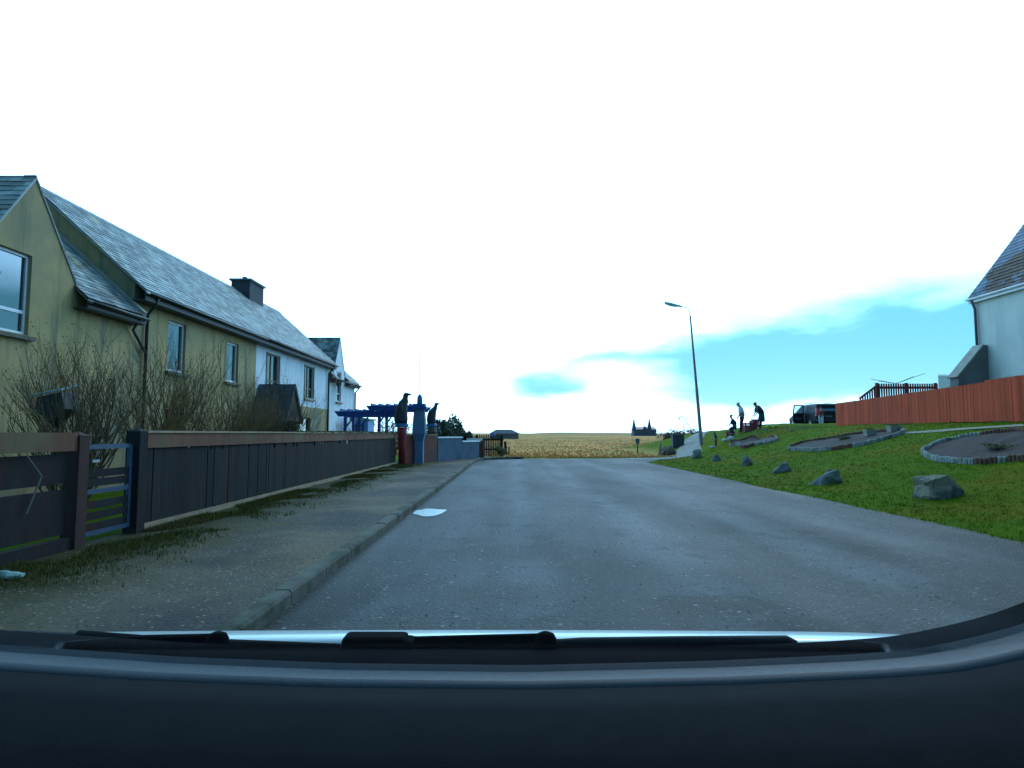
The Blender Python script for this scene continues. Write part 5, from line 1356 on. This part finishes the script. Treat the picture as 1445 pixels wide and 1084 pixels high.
# open door: hinged at the front, swung out to the left
mb = MB(); hx = cx_ - .95; ex2 = hx - .78; yd = cy_ + 1.55
def dq(x0, x1, z0, z1, x0t=None, x1t=None, y=yd, t=.07):
    x0t = x0 if x0t is None else x0t; x1t = x1 if x1t is None else x1t
    mb.hexa([(x0, y, cz + z0), (x1, y, cz + z0), (x1t, y, cz + z1), (x0t, y, cz + z1)], [(x0, y + t, cz + z0), (x1, y + t, cz + z0), (x1t, y + t, cz + z1), (x0t, y + t, cz + z1)])
dq(ex2, hx, .32, 1.02); dq(ex2, ex2 + .07, 1.02, Hh - .12, ex2 + .08, ex2 + .15); dq(hx - .07, hx, 1.02, Hh - .08, hx - .05, hx + .02); dq(ex2 + .08, hx + .02, Hh - .12, Hh - .04)
dr = mb.build('door', M['car_black'], vh)
mb = MB(); dq(ex2 + .07, hx - .07, 1.02, Hh - .12, ex2 + .14, hx - .04, yd + .03, .008); mb.build('door_window', M['glass'], dr)
mb = MB(); mb.box((ex2 + .15, yd - .03, cz + .55), (hx - .15, yd, cz + .75)); mb.build('door_trim', M['seat'], dr)
mb = MB(); mb.tube([(cx_ - .6, cy_ + .4, cz + Hh + .06), (cx_ - .6, cy_ + 2.2, cz + Hh + .06)], .02, 6); mb.tube([(cx_ + .6, cy_ + .4, cz + Hh + .06), (cx_ + .6, cy_ + 2.2, cz + Hh + .06)], .02, 6); mb.build('roof_rails', M['alloy'], vh)

# ---------------------------------------------------------------- people
def person(px, py, Y, hpx, heading, label, lean=.1, head=.3, clothes=(), hairm='hair', arms=None, crouch=0, Y_off=0, long_coat=False):
    """a skinned figure; heading in radians (0 faces +x). hpx: drawn height in photo pixels"""
    foot = at(px, py, Y); g = height(foot.x, Y); H = hpx / F_PX * Y
    z0 = min(foot.z, g + .5) ; z0 = g if abs(foot.z - g) < .6 else foot.z
    z0 = g
    t = thing('person', label, 'person', (foot.x, Y, z0))
    # joints for a 1.75 m figure, x forward, y left
    def rotl(v, a, o): # lean forward about y at o
        d = Vector(v) - Vector(o); return Vector(o) + Vector((d.x * math.cos(a) + d.z * math.sin(a), d.y, -d.x * math.sin(a) + d.z * math.cos(a)))
    pel = Vector((-.06 * lean * 4, 0, .93 - crouch))
    V = []; Rr = []; E = []; tagz = []
    def add(p, rx, par, kind, ry=None):
        V.append(Vector(p)); Rr.append((rx, ry or rx)); tagz.append(kind)
        if par is not None: E.append((par, len(V) - 1))
        return len(V) - 1
    ip = add(pel, .135, None, 'hip', .15)
    o_ = pel
    iw = add(rotl(pel + Vector((0, 0, .18)), lean * .6, o_), .115, ip, 'torso', .14)
    ic = add(rotl(pel + Vector((0, 0, .40)), lean, o_), .13, iw, 'torso', .17)
    cpt = V[ic]
    inck = add(rotl(pel + Vector((0, 0, .55)), lean * 1.05, o_), .055, ic, 'neck')
    hl = lean * 1.05 + head
    hd0 = V[inck] + Vector((math.sin(hl) * .10, 0, math.cos(hl) * .10)); ih = add(hd0, .088, inck, 'head', .075)
    hd1 = hd0 + Vector((math.sin(hl) * .11, 0, math.cos(hl) * .11)); ih2 = add(hd1, .085, ih, 'head', .078)
    fwd = Vector((math.cos(hl), 0, -math.sin(hl)))
    add(hd0 + fwd * .10 + Vector((0, 0, .0)), .018, ih, 'head')
    for sy in (-1, 1):
        add(hd0 + Vector((0, sy * .085, .01)), .014, ih, 'head')
        sh_ = rotl(pel + Vector((0, sy * .185, .475)), lean, o_); i1 = add(sh_, .058, ic, 'arm')
        ar = (arms or [(.25, .5), (.25, .5)])[0 if sy < 0 else 1]
        a1, a2 = ar
        el_ = sh_ + Vector((math.sin(a1) * .28, sy * .03, -math.cos(a1) * .28)); i2 = add(el_, .042, i1, 'arm')
        wr = el_ + Vector((math.sin(a1 + a2) * .25, -sy * .02, -math.cos(a1 + a2) * .25)); i3 = add(wr, .028, i2, 'hand')
        hd_ = (wr - el_).normalized(); pm_ = wr + hd_ * .07; i4 = add(pm_, .034, i3, 'hand', .018)
        for q, (off, ln) in enumerate(((-.028, .065), (-.010, .08), (.010, .075), (.028, .058))):
            f1_ = pm_ + hd_ * .035 + Vector((.0, off, 0)); i5 = add(f1_, .010, i4, 'hand'); add(f1_ + hd_ * ln * .6 + Vector((.012, 0, -.01)), .008, i5, 'hand')
        i5 = add(wr + hd_ * .04 + Vector((.035, 0, 0)), .011, i3, 'hand'); add(wr + hd_ * .08 + Vector((.05, 0, 0)), .009, i5, 'hand')
        hp = pel + Vector((0, sy * .09, -.06)); j1 = add(hp, .092, ip, 'leg')
        kf = .04 + crouch * .75; kn = Vector((pel.x + kf + (.05 if sy > 0 else -.02), sy * .10, .49 - crouch * .25)); j2 = add(kn, .062, j1, 'leg')
        an = Vector((kf * .1 + (.09 if sy > 0 else -.06), sy * .10, .09)); j3 = add(an, .042, j2, 'leg')
        add(an + Vector((.13, sy * .015, -.045)), .034, j3, 'shoe')
    sc = H / (max(v.z for v in V) + .09)
    Rz = Matrix.Rotation(heading, 3, 'Z')
    me = bpy.data.meshes.new('skel'); me.from_pydata([Rz @ (v * sc) for v in V], E, [])
    so = bpy.data.objects.new('skel', me); COL.objects.link(so)
    md = so.modifiers.new('skin', 'SKIN'); md.use_smooth_shade = True
    sv = me.skin_vertices[0].data
    for i, (a, b) in enumerate(Rr): sv[i].radius = (a * sc * (1.18 if tagz[i] in ('torso', 'hip', 'leg', 'arm') else 1), b * sc * (1.18 if tagz[i] in ('torso', 'hip', 'leg', 'arm') else 1)); sv[i].use_root = (i == 0)
    ms = so.modifiers.new('s', 'SUBSURF'); ms.levels = 1; ms.render_levels = 1
    bpy.context.view_layer.update()
    ev = so.evaluated_get(bpy.context.evaluated_depsgraph_get())
    bmq = bpy.data.meshes.new_from_object(ev)
    bpy.data.objects.remove(so)
    bmq.name = 'body'; bmq.materials.clear(); bmq.materials.append(M['skin'])
    body = bpy.data.objects.new('body', bmq); COL.objects.link(body); body.parent = t
    for p_ in bmq.polygons: p_.use_smooth = True
    JP = [Rz @ (v * sc) for v in V]
    segs = [(a, b, tagz[b]) for a, b in E]
    def cls(p):
        best = None; bd = 9
        for a, b, k in segs:
            d = JP[b] - JP[a]; u = max(0, min(1, (p - JP[a]).dot(d) / max(1e-9, d.length_squared))); dist = (p - JP[a] - d * u).length - (Rr[b][0] * .5 * sc)
            if dist < bd: bd = dist; best = (a, b, k, u)
        return best
    vc = [cls(v.co) for v in bmq.vertices]
    pelz = JP[0].z
    for nm, kinds, mk, infl in clothes:
        mbx = MB(); idx = {}; vs = []; fs = []
        for f in bmq.polygons:
            ks = [vc[i][2] for i in f.vertices]
            ok = all(k in kinds for k in ks)
            if ok:
                ids = []
                for i in f.vertices:
                    if i not in idx: idx[i] = len(vs); vs.append(bmq.vertices[i].co + bmq.vertices[i].normal * infl * sc)
                    ids.append(idx[i])
                fs.append(ids)
        m2 = bpy.data.meshes.new(nm); m2.from_pydata(vs, [], fs); m2.materials.append(M[mk])
        for p_ in m2.polygons: p_.use_smooth = True
        o2 = bpy.data.objects.new(nm, m2); COL.objects.link(o2); o2.parent = t
        md = o2.modifiers.new('th', 'SOLIDIFY'); md.thickness = .012; md.offset = -1
    # hair: cap over the back and top of the head
    c = Rz @ ((hd0 + Vector((math.sin(hl), 0, math.cos(hl))) * .075 - fwd * .02) * sc); mbx = MB(); n = 14
    upv = Rz @ Vector((math.sin(hl), 0, math.cos(hl))); fv = Rz @ fwd; sv_ = upv.cross(fv)
    mbx.loft([[Vector((foot.x, Y, z0)) + c + (fv * math.cos(2 * PI * j / n) * 1.08 + sv_ * math.sin(2 * PI * j / n)) * rr * sc + upv * zz * sc - fv * .02 * sc for j in range(n)] for rr, zz in ((.096, -.03), (.104, .02), (.09, .07), (.05, .102), (.01, .11))])
    mbx.build('hair', M[hairm], t, smooth=True)
    if long_coat:
        mbx = MB(); n = 16; rings = []
        for u, rr in ((0, .17), (.35, .20), (.7, .235), (1, .25)):
            c = Vector((foot.x, Y, z0)) + Rz @ (Vector((pel.x + .04 * u, 0, pel.z + .14 - u * .62)) * sc)
            rings.append([c + Rz @ Vector((rr * .8 * math.cos(2 * PI * j / n) * sc, rr * math.sin(2 * PI * j / n) * sc, 0)) for j in range(n)])
        mbx.loft(rings, cap=False); o2 = mbx.build('coat_skirt', M['cloth_black'], t, smooth=True, solid=.015)
    return t
TOP = ('torso', 'arm'); BOT = ('hip', 'leg'); 
person(1047, 612, 38, 42, PI * .96, 'man in a pale jacket and dark trousers looking down at the boxes', .12, .75, [('jacket', ('torso', 'arm'), 'cloth_white', .03), ('trousers', ('hip', 'leg'), 'cloth_black', .014), ('shoes', ('shoe',), 'cloth_black', .008)], 'hair_grey', [(.05, .35), (.12, .5)])
person(1073, 611, 37, 37, PI * 1.0, 'person in a long black coat bending forward with head bowed', .50, .35, [('coat', ('torso', 'arm', 'hip', 'neck'), 'cloth_black', .045), ('trousers', ('leg',), 'cloth_black', .014), ('boots', ('shoe',), 'yellowgreen', .012)], 'hair', [(.25, .3), (.3, .3)], long_coat=True)
person(1036, 611, 38.5, 28, PI * .9, 'person in navy crouching on the grass left of the man in pale jacket', .35, .1, [('jumper', ('torso', 'arm'), 'cloth_navy', .03), ('trousers', ('hip', 'leg'), 'cloth_navy', .014), ('shoes', ('shoe',), 'cloth_white', .008)], 'hair', [(.4, .6), (.4, .6)], crouch=.38)
person(1010, 615, 36.5, 24, PI * .85, 'small child in dark top and red trousers left of the others', .12, .2, [('top', ('torso', 'arm'), 'cloth_navy', .03), ('trousers', ('hip', 'leg'), 'cloth_red', .014), ('shoes', ('shoe',), 'cloth_white', .008)], 'hair', [(.3, .5), (2.5, .2)])
person(1159, 604, 42.6, 29, PI * .35, 'person in red and white leaning in at the open car door', .25, .1, [('jacket', ('torso', 'arm'), 'cloth_red', .03), ('trousers', ('hip', 'leg'), 'cloth_white', .014), ('shoes', ('shoe',), 'cloth_black', .008)], 'hair', [(.8, .6), (.8, .6)])

def crate(px, py, Y, w, d, h, label, mt, grp='boxes on the ground by the people', slats=True):
    p = at(px, py, Y); g = height(p.x, Y); t = thing('crate', label, 'crate', (p.x, Y, g), grp)
    mb = MB(); th = .025
    n = 4
    for k in range(n):
        z0 = g + h * k / n + .01; z1 = g + h * (k + 1) / n - .01
        mb.box((p.x - w / 2, Y - d / 2, z0), (p.x + w / 2, Y - d / 2 + th, z1)); mb.box((p.x - w / 2, Y + d / 2 - th, z0), (p.x + w / 2, Y + d / 2, z1))
        mb.box((p.x - w / 2, Y - d / 2 + th, z0), (p.x - w / 2 + th, Y + d / 2 - th, z1)); mb.box((p.x + w / 2 - th, Y - d / 2 + th, z0), (p.x + w / 2, Y + d / 2 - th, z1))
    mb.build('sides', mt, t); mb = MB(); mb.box((p.x - w / 2 + th, Y - d / 2 + th, g + .02), (p.x + w / 2 - th, Y + d / 2 - th, g + .05)); mb.build('bottom', mt, t)
    mb = MB()
    for sx in (-1, 1):
        for sy in (-1, 1): mb.box((p.x + sx * (w / 2 - .05) - .03, Y + sy * (d / 2 - .055) - .03, g), (p.x + sx * (w / 2 - .05) + .03, Y + sy * (d / 2 - .055) + .03, g + h + .01))
    mb.build('corner_posts', mt, t)
    return t
crate(1056, 612, 37.6, .55, .5, .50, 'dark red crate directly right of the man in pale jacket', M['crate_red'])
crate(1066, 612, 38.2, .35, .4, .56, 'tall dark red crate behind the bent person in black', M['crate_red'])
crate(1029, 612, 38.6, .4, .3, .30, 'low maroon crate left of the crouching person', M['crate_red'])
p = at(1063, 597, 40); g = height(p.x, 40)
bd = thing('notice_board', 'small dark blue board standing between the jacketed man and black coat', 'board', (p.x, 40, g))
mb = MB(); mb.box((p.x - .25, 40, p.z - .12), (p.x + .25, 40.03, p.z + .14)); mb.build('board', M['wallblue'], bd)
mb = MB(); mb.box((p.x - .20, 40.03, g), (p.x - .15, 40.07, p.z)); mb.box((p.x + .15, 40.03, g), (p.x + .20, 40.07, p.z)); mb.build('leg', M['timber_dark'], bd)
def bag(px, Y, s_, label, mt, seed):
    p = at(px, 612, Y); g = height(p.x, Y); mb = MB(); n = 12; rings = []
    for k in range(7):
        u = k / 6; rr = s_ * math.sin(PI * (.18 + .74 * u)); rings.append([Vector((p.x + rr * math.cos(2 * PI * j / n) * (1 + .3 * noise.noise((j, k, seed))), Y + rr * .7 * math.sin(2 * PI * j / n), g + u * s_ * 1.3)) for j in range(n)])
    mb.loft(rings); o = mb.build('bag', mt, smooth=True); tag(o, label, 'bag', 'bags and sheets on the ground by the people'); return o
bag(1022, 37, .16, 'white bag on the grass right of the small child', M['bag'], 1)
bag(1031, 36.6, .20, 'bulging white bag in front of the crouching person', M['bag'], 2)
bag(1086, 36, .2, 'lime yellow crumpled sheet right of the black coat', M['yellowgreen'], 3)
bag(1095, 35.6, .16, 'small lime crumpled sheet nearest the car', M['yellowgreen'], 4)
bag(1004, 36.4, .12, 'small pale bag at the feet of the child', M['bag'], 5)
r = random.Random(15); mb = MB()
for i in range(380):
    x = r.uniform(12.5, 17); y = r.uniform(33, 38); s_ = r.uniform(.02, .06); mb.obox((x, y, height(x, y) + .01), (s_ * 1.5, s_, s_ * .7), Matrix.Rotation(r.uniform(0, 3), 3, 'Z'))
o = mb.build('rubble', M['track']); tag(o, 'pale stone rubble on the mound left of the black car', kind='stuff')

# ---------------------------------------------------------------- the car the picture is taken from
own = thing('car', 'pale car the view is taken from, bonnet, wipers and dashboard in view', 'car', (-.06, 0, 0))
cxc = -.07
def interp(tab, x):
    if x <= tab[0][0]: return tab[0][1]
    for (a, b), (c, d) in zip(tab, tab[1:]):
        if x <= c: return b + (d - b) * (x - a) / (c - a)
    return tab[-1][1]
def smooth_tab(tab, x): return (interp(tab, x - 25) + interp(tab, x) * 2 + interp(tab, x + 25)) / 4
DT = [(-400, 890), (-150, 899), (0, 910), (250, 927), (480, 936), (740, 939), (1000, 933), (1200, 924), (1290, 917), (1350, 905), (1400, 893), (1445, 880), (1520, 850), (1600, 800)]
OT = [(-400, 876), (-150, 889), (0, 897), (60, 902), (200, 911), (480, 914), (740, 914), (1000, 911), (1200, 905), (1290, 903), (1340, 894), (1390, 882), (1445, 860), (1520, 820), (1600, 760)]
PXS = list(range(-400, 1601, 20))
D = [at(px, smooth_tab(DT, px), .66) for px in PXS]
O_ = [at(px, smooth_tab(OT, px), .735) for px in PXS]
off = lambda P_, dy, dz: [p + Vector((0, dy, dz)) for p in P_]
rows = [D, off(D, -.003, -.006), off(D, -.055, .004), off(D, -.060, .0), off(D, -.061, -.012), off(D, -.068, -.012), off(D, -.069, .001), off(D, -.12, .004), off(D, -.19, .002), off(D, -.27, -.02), off(D, -.33, -.09), off(D, -.36, -.25)]
mb = MB(); mb.grid(rows[6:]); db = mb.build('dashboard', M['dash'], own, smooth=True, fixn=False, solid=.004)
mb = MB(); mb.grid(rows[:7]); mb.build('demister_trim', M['dash_trim'], db, smooth=True, fixn=False, solid=.003)
mb = MB(); mb.grid([off(D, .002, -.001), off(D, .03, .004), [a.lerp(b, .75) + Vector((0, 0, .003)) for a, b in zip(D, O_)], O_, off(O_, .02, -.012), off(O_, .03, -.06)])
mb.build('windscreen_seal', M['plastic_black'], own, smooth=True, fixn=False)
# bonnet
bc = [(.775, 1.045), (.86, 1.034), (.96, 1.0075), (1.1, .962), (1.3, .888), (1.5, .805), (1.7, .70), (1.85, .58), (1.9, .42)]
mb = MB(); rows = []
for (y, z) in bc:
    row = []
    for k in range(31):
        u = -1 + 2 * k / 30; x = cxc + u * (.78 if y < 1.5 else .78 - (y - 1.5) * .25)
        row.append((x, y - .05 * u * u * (1 if y > 1.2 else .1), z + .004 - .004 * abs(u) ** 2 - .05 * abs(u) ** 14))
    rows.append(row)
mb.grid(rows); mb.build('bonnet', M['bonnet'], own, smooth=True, fixn=False, solid=.003)
mb = MB()
for sx in (-1, 1):
    x = cxc + sx * .80
    mb.grid([[(x - sx * .02, y, z) for (y, z) in ((1.88, .5), (1.6, .70), (1.2, .86), (.9, .93), (.4, .97), (-1.6, .98), (-2.2, .9))], [(x + sx * .02, y, .62 if y < 1.7 else .5) for y in (1.88, 1.6, 1.2, .9, .4, -1.6, -2.2)], [(x, y, .25) for y in (1.82, 1.6, 1.2, .9, .4, -1.6, -2.2)]])
mb.box((cxc - .8, -2.25, .3), (cxc + .8, -2.2, .95))
mb.build('body', M['bonnet'], own, solid=.01, fixn=False)
for sx in (-1, 1):
    for y in (1.25, -1.4):
        c = Vector((cxc + sx * .72, y, .3)); n = 20; mb = MB()
        mb.loft([[c + Vector((sx * dx, rr * math.cos(2 * PI * j / n), rr * math.sin(2 * PI * j / n))) for j in range(n)] for dx, rr in ((-.09, .27), (-.08, .30), (.07, .30), (.09, .28), (.09, .19), (.06, .18))])
        mb.build('wheel', M['rubber'], own)
# windscreen, roof, pillars
mb = MB(); rows = []
for k in range(9):
    u = k / 8; rows.append([(cxc + (-1 + 2 * j / 20) * (.80 - .14 * u), .73 - .72 * u - .05 * (-1 + 2 * j / 20) ** 2, 1.045 + .46 * u + .02 * math.sin(PI * u)) for j in range(21)])
mb.grid(rows); mb.build('windscreen', M['screen'], own, smooth=True, fixn=False, solid=.004)
mb = MB(); mb.grid([[(cxc + (-1 + 2 * j / 10) * .64, y, z - .03 * (-1 + 2 * j / 10) ** 2) for j in range(11)] for y, z in ((-.02, 1.515), (-.4, 1.55), (-1.0, 1.55), (-1.7, 1.5), (-2.2, 1.0))])
mb.build('roof', M['bonnet'], own, smooth=True, solid=.03, fixn=False)
for sx in (-1, 1):
    mb = MB(); mb.tube([(cxc + sx * .80, .70, 1.03), (cxc + sx * .72, .3, 1.27), (cxc + sx * .65, -.05, 1.49)], [.03, .03, .03], 8); mb.build('pillar', M['plastic_black'], own, smooth=True)
# wipers
def wiper(hub, arm_pts, blade_pts, hs, lab):
    mb = MB(); h = at(hub[0], hub[1], .72); 
    mb.lathe(h - Vector((0, 0, .02)), [(hs[0], 0), (hs[0], hs[1] * .6), (hs[0] * .8, hs[1] * .9), (hs[0] * .4, hs[1])], 14, 1, .6)
    w = mb.build('wiper', M['plastic_black'], own, smooth=True); w['label'] = lab
    mb = MB(); mb.tube([at(x, y, .725) for x, y in arm_pts], [.0085, .007, .006, .005][:len(arm_pts)], 8); mb.build('wiper_arm', M['plastic_black'], w, smooth=True)
    mb = MB(); mb.tube([at(x, y, .73) for x, y in blade_pts], [.003] + [.0058] * (len(blade_pts) - 2) + [.003], 8); mb.build('wiper_blade', M['rubber'], w, smooth=True)
    return w
wiper((538, 912), [(500, 908), (590, 907), (690, 903), (770, 900)], [(545, 912), (700, 915), (820, 907), (960, 905), (1110, 904), (1124, 908)], (.042, .026), 'driver side wiper with its large black hub')
mb = MB(); mb.obox(at(530, 908, .718), (.07, .03, .019)); mb.obox(at(553, 909, .716), (.05, .03, .013)); mb.build('wiper_motor_cover', M['plastic_black'], own, bevel=.005)
wiper((306, 906), [(300, 905), (200, 905), (110, 897)], [(20, 893), (130, 901), (215, 905), (290, 908), (480, 912)], (.013, .016), 'passenger side wiper with a small round hub')
for px in (306, 770): mb = MB(); mb.lathe(at(px, 915, .715), [(.012, 0), (.012, .010), (.0095, .015), (.004, .0175)], 14); mb.build('washer_jet', M['plastic_black'], own, smooth=True)
